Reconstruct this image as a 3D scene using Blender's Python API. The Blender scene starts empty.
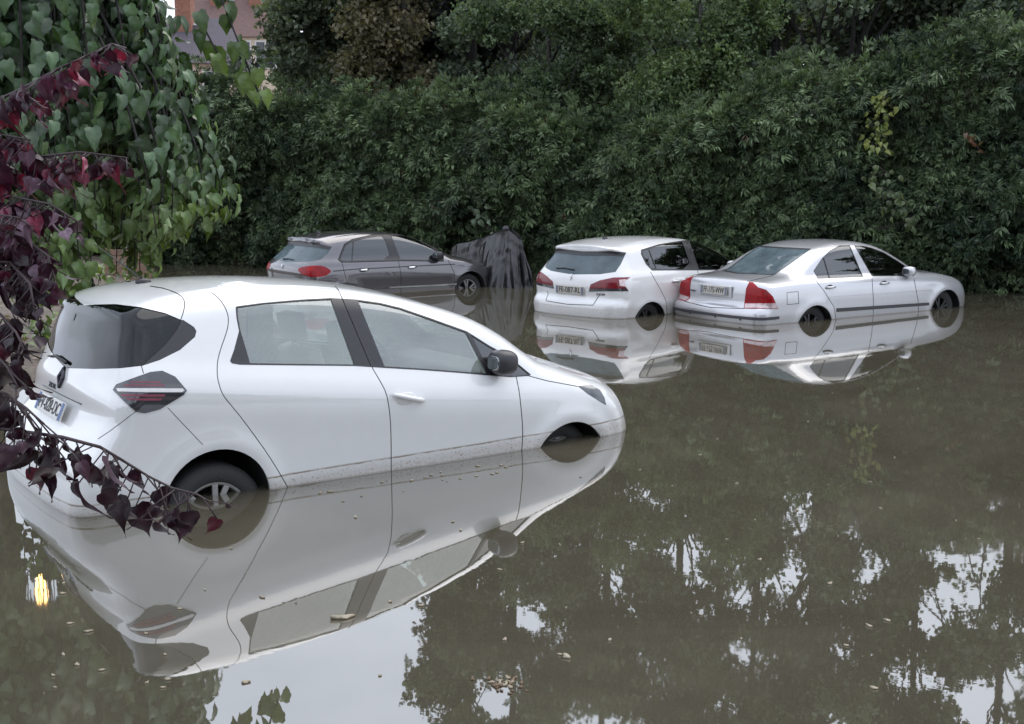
import bpy, bmesh, math, random
import numpy as np
from mathutils import Vector, Matrix
random.seed(7)
RNG = np.random.default_rng(11)
R = math.radians
scene = bpy.context.scene
COL = scene.collection

# ------------------------------------------------------------------ camera
F_PX, CAM_H, PITCH = 1144.5, 1.760, R(8.732)
CX, CY = 512.0, 362.0
_c, _s = math.cos(PITCH), math.sin(PITCH)
cam_data = bpy.data.cameras.new("camera")
cam = bpy.data.objects.new("camera", cam_data)
COL.objects.link(cam)
cam.location = (0, 0, CAM_H)
cam.rotation_euler = (math.pi / 2 - PITCH, 0, 0)
cam_data.sensor_width = 36.0
cam_data.lens = 36.0 * F_PX / 1024.0
cam_data.clip_start = 0.05
cam_data.clip_end = 3000.0
scene.camera = cam


def ray(u, v):
    a, b = (u - CX) / F_PX, -(v - CY) / F_PX
    return Vector((a, _c + b * _s, -_s + b * _c))


def at(u, v, Y):
    """world point seen at picture point u, v at the distance Y"""
    r = ray(u, v)
    return Vector((0, 0, CAM_H)) + r * (Y / r.y)


def on_water(u, v):
    r = ray(u, v)
    return Vector((0, 0, CAM_H)) - r * (CAM_H / r.z)


# ------------------------------------------------------------------ object helpers
def tag(o, label=None, cat=None, group=None, kind=None):
    if label: o["label"] = label
    if cat: o["category"] = cat
    if group: o["group"] = group
    if kind: o["kind"] = kind
    return o


def empty(name, loc=(0, 0, 0), rot=(0, 0, 0)):
    o = bpy.data.objects.new(name, None)
    o.empty_display_size = 0.2
    o.location = loc
    o.rotation_euler = rot
    COL.objects.link(o)
    return o


def link(name, me, mats, parent=None, smooth=True):
    if not isinstance(mats, (list, tuple)): mats = [mats]
    for m in mats: me.materials.append(m)
    if smooth:
        me.polygons.foreach_set("use_smooth", [True] * len(me.polygons))
    o = bpy.data.objects.new(name, me)
    COL.objects.link(o)
    if parent is not None: o.parent = parent
    return o


def mesh_from(verts, faces, normals=None, midx=None):
    me = bpy.data.meshes.new("m")
    me.from_pydata([tuple(v) for v in verts], [], [tuple(f) for f in faces])
    if midx is not None: me.polygons.foreach_set("material_index", midx)
    me.update()
    if normals is not None:
        me.polygons.foreach_set("use_smooth", [True] * len(me.polygons))
        me.normals_split_custom_set_from_vertices([tuple(n) for n in normals])
    return me


def bm_obj(name, bm, mats, parent=None, smooth=True, bevel=0.0, seg=2, sub=0):
    me = bpy.data.meshes.new("m")
    bm.normal_update()
    bm.to_mesh(me)
    bm.free()
    o = link(name, me, mats, parent, smooth)
    if bevel > 0:
        b = o.modifiers.new("bevel", "BEVEL")
        b.width = bevel
        b.segments = seg
        b.limit_method = "ANGLE"
        b.angle_limit = R(35)
        w = o.modifiers.new("wn", "WEIGHTED_NORMAL")
        w.keep_sharp = True
    if sub:
        s = o.modifiers.new("sub", "SUBSURF")
        s.levels = s.render_levels = sub
    return o


def add_box(bm, c, s, rot=None):
    m = Matrix.Translation(Vector(c))
    if rot is not None: m = m @ rot.to_4x4()
    m = m @ Matrix.Diagonal((s[0], s[1], s[2], 1.0))
    bmesh.ops.create_cube(bm, size=1.0, matrix=m)


def add_tube(bm, pts, rad, seg=8, cap=True):
    pts = [Vector(p) for p in pts]
    rads = rad if isinstance(rad, (list, tuple)) else [rad] * len(pts)
    rings = []
    prev = None
    for i, p in enumerate(pts):
        d = (pts[min(i + 1, len(pts) - 1)] - pts[max(i - 1, 0)]).normalized()
        if prev is None:
            a = d.orthogonal().normalized()
        else:
            a = (prev - d * prev.dot(d)).normalized()
        prev = a
        b = d.cross(a)
        rings.append([bm.verts.new(p + (a * math.cos(2 * math.pi * k / seg) + b * math.sin(2 * math.pi * k / seg)) * rads[i]) for k in range(seg)])
    for i in range(len(rings) - 1):
        for k in range(seg):
            k2 = (k + 1) % seg
            bm.faces.new((rings[i][k], rings[i][k2], rings[i + 1][k2], rings[i + 1][k]))
    if cap:
        bm.faces.new(rings[0][::-1])
        bm.faces.new(rings[-1])


def add_lathe(bm, prof, axis_pt, seg=40, axis="y", a0=0.0, a1=2 * math.pi):
    """profile of (radius, offset along axis) turned about the y axis"""
    full = abs(a1 - a0 - 2 * math.pi) < 1e-6
    n = seg if full else seg + 1
    rings = []
    for k in range(n):
        t = a0 + (a1 - a0) * k / seg
        rings.append([bm.verts.new((axis_pt[0] + r * math.cos(t), axis_pt[1] + h, axis_pt[2] + r * math.sin(t))) for r, h in prof])
    for k in range(seg):
        A, B = rings[k], rings[(k + 1) % n]
        for j in range(len(prof) - 1):
            try:
                bm.faces.new((A[j], A[j + 1], B[j + 1], B[j]))
            except ValueError:
                pass


# ------------------------------------------------------------------ materials
class N:
    def __init__(self, name):
        self.m = bpy.data.materials.new(name)
        self.m.use_nodes = True
        self.t = self.m.node_tree
        self.t.nodes.clear()
        self.out = self.t.nodes.new("ShaderNodeOutputMaterial")

    def n(self, typ, **kw):
        x = self.t.nodes.new("ShaderNode" + typ)
        for k, v in kw.items():
            if k.startswith("_"):
                setattr(x, k[1:], v)
            else:
                key = int(k[1:]) if k[0] == "i" and k[1:].isdigit() else k.replace("__", " ")
                s = x.inputs[key]
                if hasattr(v, "is_output"):
                    self.t.links.new(v, s)
                else:
                    s.default_value = v
        return x

    def surf(self, sock):
        self.t.links.new(sock, self.out.inputs["Surface"])
        return self.m


def rgb(r, g, b): return (r, g, b, 1.0)


def ramp(nd, fac, stops):
    x = nd.n("ValToRGB")
    nd.t.links.new(fac, x.inputs[0])
    e = x.color_ramp.elements
    while len(e) < len(stops): e.new(0.5)
    for k, (p, c) in enumerate(stops):
        e[k].position = p
        e[k].color = c if len(c) == 4 else (*c, 1)
    return x.outputs["Color"]


def mat_plain(name, col, rough=0.5, metal=0.0, noise=0.12, scale=30.0, coat=0.0, bump=0.0, spec=0.5):
    d = N(name)
    tc = d.n("TexCoord")
    nz = d.n("TexNoise", Scale=scale, Detail=4.0)
    d.t.links.new(tc.outputs["Object"], nz.inputs["Vector"])
    lo = [c * (1 - noise) for c in col]
    hi = [min(1, c * (1 + noise)) for c in col]
    c = ramp(d, nz.outputs["Fac"], [(0.3, lo), (0.7, hi)])
    p = d.n("BsdfPrincipled", Roughness=rough, Metallic=metal)
    d.t.links.new(c, p.inputs["Base Color"])
    p.inputs["Coat Weight"].default_value = coat
    p.inputs["Specular IOR Level"].default_value = spec
    if bump:
        b = d.n("Bump", Strength=bump, Distance=0.01)
        d.t.links.new(nz.outputs["Fac"], b.inputs["Height"])
        d.t.links.new(b.outputs[0], p.inputs["Normal"])
    return d.surf(p.outputs[0])


def mat_paint(name, col, metal=0.0, rough=0.32, dirt_z=0.5, slope=0.0, line=False, dirt=(0.22, 0.17, 0.115), amount=0.5, water=(0.4, 0.0)):
    """clear-coated car paint with a film of dried silt up to an old water mark (car coordinates)"""
    d = N(name)
    tc = d.n("TexCoord")
    sep = d.n("SeparateXYZ")
    d.t.links.new(tc.outputs["Object"], sep.inputs[0])
    # height above the water mark
    mx = d.n("Math", _operation="MULTIPLY", i0=sep.outputs["X"], i1=-slope)
    hz = d.n("Math", _operation="ADD", i0=sep.outputs["Z"], i1=mx.outputs[0])
    hh = d.n("Math", _operation="SUBTRACT", i0=hz.outputs[0], i1=dirt_z)
    n1 = d.n("TexNoise", Scale=9.0, Detail=6.0, Roughness=0.7)
    d.t.links.new(tc.outputs["Object"], n1.inputs["Vector"])
    n2 = d.n("TexNoise", Scale=75.0, Detail=4.0, Roughness=0.65)
    d.t.links.new(tc.outputs["Object"], n2.inputs["Vector"])
    n3 = d.n("TexNoise", Scale=60.0, Detail=2.0)
    d.t.links.new(tc.outputs["Object"], n3.inputs["Vector"])
    wob = d.n("Math", _operation="MULTIPLY_ADD", i0=n1.outputs["Fac"], i1=0.012, i2=-0.006)
    hw = d.n("Math", _operation="ADD", i0=hh.outputs[0], i1=wob.outputs[0])
    film = d.n("MapRange", _clamp=True)
    d.t.links.new(hw.outputs[0], film.inputs["Value"])
    film.inputs["From Min"].default_value = 0.015
    film.inputs["From Max"].default_value = -0.05
    fa = d.n("Math", _operation="MULTIPLY", i0=film.outputs[0], i1=amount * 0.35)
    spk = ramp(d, n2.outputs["Fac"], [(0.57, (0, 0, 0)), (0.66, (1, 1, 1))])
    sp = d.n("Math", _operation="MULTIPLY", i0=spk, i1=film.outputs[0])
    sp2 = d.n("Math", _operation="MULTIPLY", i0=sp.outputs[0], i1=0.8 * amount)
    tot = d.n("Math", _operation="ADD", _use_clamp=True, i0=fa.outputs[0], i1=sp2.outputs[0])
    if line:
        ab = d.n("Math", _operation="ABSOLUTE", i0=hw.outputs[0])
        ln = d.n("MapRange", _clamp=True)
        d.t.links.new(ab.outputs[0], ln.inputs["Value"])
        ln.inputs["From Min"].default_value = 0.0075
        ln.inputs["From Max"].default_value = 0.003
        brk = ramp(d, n1.outputs["Fac"], [(0.36, (0.35, 0.35, 0.35)), (0.55, (1, 1, 1))])
        l2 = d.n("Math", _operation="MULTIPLY", i0=ln.outputs[0], i1=brk)
        l3 = d.n("Math", _operation="MULTIPLY", i0=l2.outputs[0], i1=0.9)
        tot = d.n("Math", _operation="ADD", _use_clamp=True, i0=tot.outputs[0], i1=l3.outputs[0])
    # wet silt left right at today's water line
    wx_ = d.n("Math", _operation="MULTIPLY", i0=sep.outputs["X"], i1=-water[1])
    wz_ = d.n("Math", _operation="ADD", i0=sep.outputs["Z"], i1=wx_.outputs[0])
    wh_ = d.n("Math", _operation="MULTIPLY_ADD", i0=n3.outputs["Fac"], i1=-0.022, i2=wz_.outputs[0])
    wm_ = d.n("MapRange", _clamp=True)
    d.t.links.new(wh_.outputs[0], wm_.inputs["Value"])
    wm_.inputs["From Min"].default_value = water[0] + 0.010
    wm_.inputs["From Max"].default_value = water[0] - 0.004
    wv_ = d.n("Math", _operation="MULTIPLY", i0=wm_.outputs[0], i1=0.7)
    tot = d.n("Math", _operation="MAXIMUM", i0=tot.outputs[0], i1=wv_.outputs[0])
    # faint overall rain and dust variation
    v = ramp(d, n1.outputs["Fac"], [(0.3, [c * 0.965 for c in col]), (0.7, col)])
    mix = d.n("Mix", _data_type="RGBA")
    d.t.links.new(tot.outputs[0], mix.inputs["Factor"])
    d.t.links.new(v, mix.inputs[6])
    mix.inputs[7].default_value = (*dirt, 1)
    p = d.n("BsdfPrincipled", Metallic=metal, Roughness=rough)
    d.t.links.new(mix.outputs[2], p.inputs["Base Color"])
    p.inputs["Coat Weight"].default_value = 1.0
    p.inputs["Coat Roughness"].default_value = 0.02
    p.inputs["Coat IOR"].default_value = 1.75
    return d.surf(p.outputs[0])


def mat_glass(name, tint, refl_ior=1.7, rough=0.0, film=0.0, haze_col=(0.3, 0.34, 0.36)):
    d = N(name)
    tr = d.n("BsdfTransparent", Color=rgb(*tint))
    gl = d.n("BsdfGlossy", Color=rgb(0.95, 0.97, 1.0), Roughness=rough)
    # Schlick reflection that is the same from both sides of the pane
    ge = d.n("NewGeometry")
    dt = d.n("VectorMath", _operation="DOT_PRODUCT")
    d.t.links.new(ge.outputs["Incoming"], dt.inputs[0])
    d.t.links.new(ge.outputs["Normal"], dt.inputs[1])
    ab = d.n("Math", _operation="ABSOLUTE", i0=dt.outputs["Value"])
    om = d.n("Math", _operation="SUBTRACT", _use_clamp=True, i0=1.0, i1=ab.outputs[0])
    pw = d.n("Math", _operation="POWER", i0=om.outputs[0], i1=5.0)
    f0 = ((refl_ior - 1) / (refl_ior + 1)) ** 2
    fr = d.n("Math", _operation="MULTIPLY_ADD", i0=pw.outputs[0], i1=1 - f0, i2=f0)
    mx = d.n("MixShader")
    d.t.links.new(fr.outputs[0], mx.inputs[0])
    d.t.links.new(tr.outputs[0], mx.inputs[1])
    d.t.links.new(gl.outputs[0], mx.inputs[2])
    if not film: return d.surf(mx.outputs[0])
    # pale diffuse veil: haze and sky sheen put into the pane's colour
    tc = d.n("TexCoord")
    nz = d.n("TexNoise", Scale=5.0, Detail=5.0)
    d.t.links.new(tc.outputs["Object"], nz.inputs["Vector"])
    fm = d.n("MapRange")
    d.t.links.new(nz.outputs["Fac"], fm.inputs["Value"])
    fm.inputs["From Min"].default_value = 0.3; fm.inputs["From Max"].default_value = 0.7
    fm.inputs["To Min"].default_value = film * 0.7; fm.inputs["To Max"].default_value = film * 1.3
    df = d.n("BsdfDiffuse", Color=rgb(*haze_col))
    m2 = d.n("MixShader")
    d.t.links.new(fm.outputs[0], m2.inputs[0])
    d.t.links.new(mx.outputs[0], m2.inputs[1]); d.t.links.new(df.outputs[0], m2.inputs[2])
    return d.surf(m2.outputs[0])


def mat_leaf(name, rough=0.5, trans=0.3, gain=(1.5, 1.6, 0.7), spec=0.4, bump=0.0):
    """leaves: every leaf carries its own colour in the attribute 'tint'"""
    d = N(name)
    at_ = d.n("Attribute", _attribute_name="tint")
    p = d.n("BsdfPrincipled", Roughness=rough)
    p.inputs["Specular IOR Level"].default_value = spec
    d.t.links.new(at_.outputs["Color"], p.inputs["Base Color"])
    t = d.n("BsdfTranslucent")
    g = d.n("Mix", _data_type="RGBA", _blend_type="MULTIPLY", Factor=1.0)
    d.t.links.new(at_.outputs["Color"], g.inputs[6])
    g.inputs[7].default_value = (*gain, 1)
    d.t.links.new(g.outputs[2], t.inputs["Color"])
    mx = d.n("MixShader", i0=trans)
    d.t.links.new(p.outputs[0], mx.inputs[1])
    d.t.links.new(t.outputs[0], mx.inputs[2])
    return d.surf(mx.outputs[0])


M = {}
M["black_trim"] = mat_plain("black_plastic_trim", (0.024, 0.023, 0.026), 0.38)
M["grey_trim"] = mat_plain("grey_plastic_trim", (0.055, 0.055, 0.06), 0.5)
M["seam"] = mat_plain("panel_gap_rubber", (0.03, 0.03, 0.03), 0.8)
M["tyre"] = mat_plain("tyre_rubber", (0.03, 0.03, 0.03), 0.75, bump=0.4, scale=120)
M["rim"] = mat_plain("alloy_rim", (0.62, 0.60, 0.56), 0.3, 0.9)
M["rim_dull"] = mat_plain("dull_rim", (0.30, 0.29, 0.28), 0.4, 0.8)
M["band_dull"] = mat_plain("dull_plate_band", (0.17, 0.19, 0.24), 0.5)
M["rim_dark"] = mat_plain("dirty_rim", (0.05, 0.05, 0.05), 0.45, 0.6)
M["liner"] = mat_plain("wheel_arch_liner", (0.006, 0.006, 0.006), 0.95)
M["lining"] = mat_plain("cabin_lining", (0.055, 0.055, 0.058), 0.9)
M["lining_pale"] = mat_plain("pale_cabin_lining", (0.34, 0.35, 0.32), 0.9)
M["seat_dark"] = mat_plain("seat_fabric", (0.05, 0.05, 0.055), 0.9, bump=0.3, scale=200)
M["seat_pale"] = mat_plain("pale_seat_fabric", (0.55, 0.57, 0.52), 0.85, bump=0.3, scale=200)
M["dash"] = mat_plain("dashboard_plastic", (0.02, 0.02, 0.022), 0.6)
M["chrome"] = mat_plain("chrome", (0.75, 0.76, 0.78), 0.12, 1.0, noise=0.02)
M["mirror"] = mat_plain("mirror_silvering", (0.22, 0.23, 0.24), 0.05, 1.0, noise=0.02)
M["badge_dark"] = mat_plain("dark_badge_metal", (0.06, 0.06, 0.07), 0.3, 0.8)
M["plate"] = mat_plain("plate_white", (0.62, 0.62, 0.60), 0.4, noise=0.04)
M["plate_dirty"] = mat_plain("plate_white_dirty", (0.50, 0.47, 0.42), 0.5, noise=0.12)
M["plate_blue"] = mat_plain("plate_blue_band", (0.05, 0.11, 0.27), 0.4)
M["ink"] = mat_plain("plate_lettering_black", (0.015, 0.015, 0.015), 0.5)
M["letter_grey"] = mat_plain("badge_lettering", (0.10, 0.10, 0.11), 0.3, 0.7)
M["lamp_red"] = mat_plain("red_lamp_lens", (0.27, 0.002, 0.006), 0.3, coat=0.15, noise=0.3, scale=14, spec=0.25)
M["lamp_dark_red"] = mat_plain("dark_red_lamp_lens", (0.17, 0.006, 0.014), 0.20, coat=0.3, noise=0.25, scale=20)
M["lamp_smoke"] = mat_plain("smoked_lamp_lens", (0.035, 0.036, 0.042), 0.10, coat=1.0)
M["lamp_bar"] = mat_plain("lamp_light_bar", (0.72, 0.70, 0.70), 0.2, noise=0.05)
M["lamp_stripe"] = mat_plain("lamp_red_stripe", (0.20, 0.045, 0.07), 0.3, noise=0.2)
M["lamp_clear"] = mat_plain("clear_lamp_lens", (0.55, 0.42, 0.42), 0.15, 0.3, coat=1.0, noise=0.2)
M["headlamp"] = mat_plain("headlamp_lens", (0.05, 0.055, 0.06), 0.08, 0.5, coat=1.0, noise=0.5, scale=18)
M["glass"] = mat_glass("side_glass", (0.84, 0.92, 0.87), 2.45, film=0.16, haze_col=(0.60, 0.67, 0.59))
M["glass_mid"] = mat_glass("tinted_side_glass", (0.22, 0.24, 0.25), 2.0)
M["glass_rear"] = mat_glass("tinted_rear_glass", (0.09, 0.11, 0.12), 1.5)
M["glass_blue"] = mat_glass("heated_rear_glass", (0.20, 0.26, 0.29), 1.6, film=0.36, haze_col=(0.22, 0.29, 0.32))
# ------------------------------------------------------------------ car body: a smooth solid, cut into its panels
def catmull(pts, n=6):
    P = [np.array(p, float) for p in pts]
    out = []
    m = len(P)
    for i in range(m):
        p0, p1, p2, p3 = P[(i - 1) % m], P[i], P[(i + 1) % m], P[(i + 2) % m]
        # limit the tangents so that short segments keep their corners
        L = np.linalg.norm(p2 - p1)
        t1 = (p2 - p0); t1 = t1 / (np.linalg.norm(t1) + 1e-9) * L * 0.9
        t2 = (p3 - p1); t2 = t2 / (np.linalg.norm(t2) + 1e-9) * L * 0.9
        for k in range(n):
            t = k / n
            h00, h10 = 2 * t**3 - 3 * t**2 + 1, t**3 - 2 * t**2 + t
            h01, h11 = -2 * t**3 + 3 * t**2, t**3 - t**2
            out.append(h00 * p1 + h10 * t1 + h01 * p2 + h11 * t2)
    return np.array(out)


class Profile:
    """signed distance to the closed side outline on a grid, slightly softened"""
    def __init__(self, pts, h=0.0125, blur=1.0):
        poly = catmull(pts, 6)
        self.h = h
        self.x0, self.z0 = -2.75, -0.3
        nx, nz = int(5.5 / h) + 1, int(2.5 / h) + 1
        X, Z = np.meshgrid(self.x0 + h * np.arange(nx), self.z0 + h * np.arange(nz), indexing="ij")
        d2 = np.full(X.shape, 1e9)
        ins = np.zeros(X.shape, bool)
        n = len(poly)
        for i in range(n):
            a, b = poly[i], poly[(i + 1) % n]
            ex, ez = b - a
            L = ex * ex + ez * ez + 1e-12
            t = np.clip(((X - a[0]) * ex + (Z - a[1]) * ez) / L, 0, 1)
            dx, dz = X - a[0] - t * ex, Z - a[1] - t * ez
            d2 = np.minimum(d2, dx * dx + dz * dz)
            if (a[1] > b[1]) != (b[1] > a[1] and False):
                pass
            c = ((a[1] > Z) != (b[1] > Z))
            with np.errstate(divide="ignore", invalid="ignore"):
                xi = ex * (Z - a[1]) / (ez if abs(ez) > 1e-12 else 1e-12) + a[0]
            ins ^= c & (X < xi)
        S = np.sqrt(d2)
        S[ins] *= -1
        k = np.exp(-0.5 * (np.arange(-4, 5) / blur) ** 2)
        k /= k.sum()
        for ax in (0, 1):
            P = np.pad(S, [(4, 4) if q == ax else (0, 0) for q in (0, 1)], mode="edge")
            S = sum(k[j] * (P[j:j + S.shape[0], :] if ax == 0 else P[:, j:j + S.shape[1]]) for j in range(9))
        self.S = S

    def __call__(self, x, z):
        fx = np.clip((x - self.x0) / self.h, 0, self.S.shape[0] - 1.001)
        fz = np.clip((z - self.z0) / self.h, 0, self.S.shape[1] - 1.001)
        i, j = fx.astype(int), fz.astype(int)
        a, b = fx - i, fz - j
        S = self.S
        return (S[i, j] * (1 - a) * (1 - b) + S[i + 1, j] * a * (1 - b) + S[i, j + 1] * (1 - a) * b + S[i + 1, j + 1] * a * b)


def sstep(x, a, b):
    t = np.clip((x - a) / (b - a), 0, 1)
    return t * t * (3 - 2 * t)


class Body:
    def __init__(self, spec):
        self.sp = spec
        self.S = Profile(spec["profile"], blur=spec.get("blur", 1.5))
        zs, ws = zip(*spec["width"])
        zz = np.linspace(0, 1.9, 400)
        w = np.interp(zz, zs, ws)
        sg = spec.get("wblur", 7)
        k = np.exp(-0.5 * (np.arange(-3 * sg, 3 * sg + 1) / sg) ** 2); k /= k.sum()
        self.zz, self.w = zz, np.convolve(np.pad(w, 3 * sg, mode="edge"), k, mode="valid")

    def F(self, P):
        sp = self.sp
        x, y, z = P[..., 0], np.abs(P[..., 1]), P[..., 2]
        sr = sstep(-x, 0.5, 1.6)
        sf = sstep(x, 0.3, 1.7)
        q = y / 0.85
        xe = x - sp["cr"] * q ** sp.get("pr", 2.0) * sr + sp["cf"] * q ** sp.get("pf", 2.2) * sf
        ze = z + sp.get("crown", 0.06) * (y / 0.7) ** 2 * sstep(z, 0.75, 1.2)
        a = self.S(xe, ze)
        zw = z - sp.get("wslope", 0.0) * x
        W = np.interp(zw, self.zz, self.w)
        W = W - sp.get("tr", 0.06) * np.clip((-x - 0.6) / 1.4, 0, 2) ** 2 - sp.get("tf", 0.07) * np.clip((x - 0.7) / 1.4, 0, 2) ** 2
        W = W + sp.get("wx", 0.0) * sstep(x, -1.0, 0.7)
        for (xa, za, ra, amp) in sp.get("flare", []):
            d = np.hypot(x - xa, z - za)
            W = W + amp * np.exp(-((d - ra) / 0.07) ** 2)
        b = (y - W) * 0.92
        k = sp.get("k", 0.10)
        if "kz" in sp:
            kz = sp["kz"]; k = np.interp(z, [c[0] for c in kz], [c[1] for c in kz])
        h = np.clip(k - np.abs(a - b), 0, None) / k
        f = np.maximum(a, b) + h * h * k * 0.25
        for g in sp.get("bumps", []):
            f = f - g(x, y, z)
        return f

    def grad(self, P, e=0.020):
        G = np.zeros_like(P)
        for i in range(3):
            d = np.zeros(3); d[i] = e
            G[:, i] = self.F(P + d) - self.F(P - d)
        y0 = np.abs(P[:, 1]) < 1e-6
        G[y0, 1] = 0
        return G / (np.linalg.norm(G, axis=1, keepdims=True) + 1e-12)

    def solve(self, O, T):
        lo, hi = np.zeros(len(O)), np.ones(len(O))
        # first crossing seen from outside, then bisection
        for t in np.linspace(1, 0.05, 30):
            pass
        for _ in range(26):
            m = 0.5 * (lo + hi)
            f = self.F(O + (T - O) * m[:, None])
            ins = f < 0
            lo = np.where(ins, m, lo)
            hi = np.where(ins, hi, m)
        return O + (T - O) * (0.5 * (lo + hi))[:, None]

    def half_mesh(self, d=1.0):
        """right half (y <= 0) as a grid shot outwards from the car's spine"""
        ax, az = self.sp.get("axis", (1.1, 0.56))
        X0, Y0, Z0, Z1 = 2.6, -1.25, self.sp.get("zbox", 0.0), 2.05
        nx, ny, nz = int(170 * d), int(40 * d), int(50 * d)
        xs = np.linspace(-X0, X0, nx + 1)
        ys = np.linspace(Y0, 0, ny + 1)
        zs = np.linspace(Z0, Z1, nz + 1)
        V, Fc = [], []

        def patch(A, B, fn, flip):
            base = sum(len(v) for v in V)
            a, b = np.meshgrid(A, B, indexing="ij")
            T = fn(a.ravel(), b.ravel())
            O = np.stack([np.clip(T[:, 0], -ax, ax), np.zeros(len(T)), np.full(len(T), az)], 1)
            V.append(self.solve(O, T))
            n, m = len(A), len(B)
            for i in range(n - 1):
                for j in range(m - 1):
                    q = [base + i * m + j, base + (i + 1) * m + j, base + (i + 1) * m + j + 1, base + i * m + j + 1]
                    Fc.append(q[::-1] if flip else q)

        one = np.ones_like
        patch(xs, zs, lambda a, b: np.stack([a, one(a) * Y0, b], 1), False)
        patch(xs, ys, lambda a, b: np.stack([a, b, one(a) * Z1], 1), False)
        patch(ys, zs, lambda a, b: np.stack([one(a) * -X0, a, b], 1), True)
        patch(ys, zs, lambda a, b: np.stack([one(a) * X0, a, b], 1), False)
        P = np.concatenate(V)
        bm = bmesh.new()
        vs = [bm.verts.new(p) for p in P]
        for f in Fc: bm.faces.new([vs[i] for i in f])
        bmesh.ops.remove_doubles(bm, verts=bm.verts, dist=2e-4)
        return bm


def offset_line(L, d, closed=False):
    P = [np.array(p, float) for p in L]
    n = len(P)
    out = []
    for i in range(n):
        if closed:
            a, b = P[i] - P[i - 1], P[(i + 1) % n] - P[i]
        else:
            a = P[i] - P[i - 1] if i > 0 else P[1] - P[0]
            b = P[i + 1] - P[i] if i < n - 1 else P[-1] - P[-2]
        a = a / (np.linalg.norm(a) + 1e-9); b = b / (np.linalg.norm(b) + 1e-9)
        na, nb = np.array([-a[1], a[0]]), np.array([-b[1], b[0]])
        m = na + nb
        m = m / (np.linalg.norm(m) + 1e-9)
        c = max(0.45, float(m @ na))
        out.append(P[i] + m * d / c)
    return out


def chaikin(L, closed=True, it=1):
    for _ in range(it):
        P = [np.array(p, float) for p in L]
        n = len(P)
        out = []
        if not closed: out.append(P[0])
        for i in range(n if closed else n - 1):
            a, b = P[i], P[(i + 1) % n]
            out += [a * 0.78 + b * 0.22, a * 0.22 + b * 0.78]
        if not closed: out.append(P[-1])
        L = out
    return L


def in_poly(pts, poly):
    x, y = pts[:, 0], pts[:, 1]
    ins = np.zeros(len(pts), bool)
    n = len(poly)
    for i in range(n):
        a, b = poly[i], poly[(i + 1) % n]
        if a[1] == b[1]: continue
        c = (a[1] > y) != (b[1] > y)
        ins ^= c & (x < (b[0] - a[0]) * (y - a[1]) / (b[1] - a[1]) + a[0])
    return ins


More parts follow.
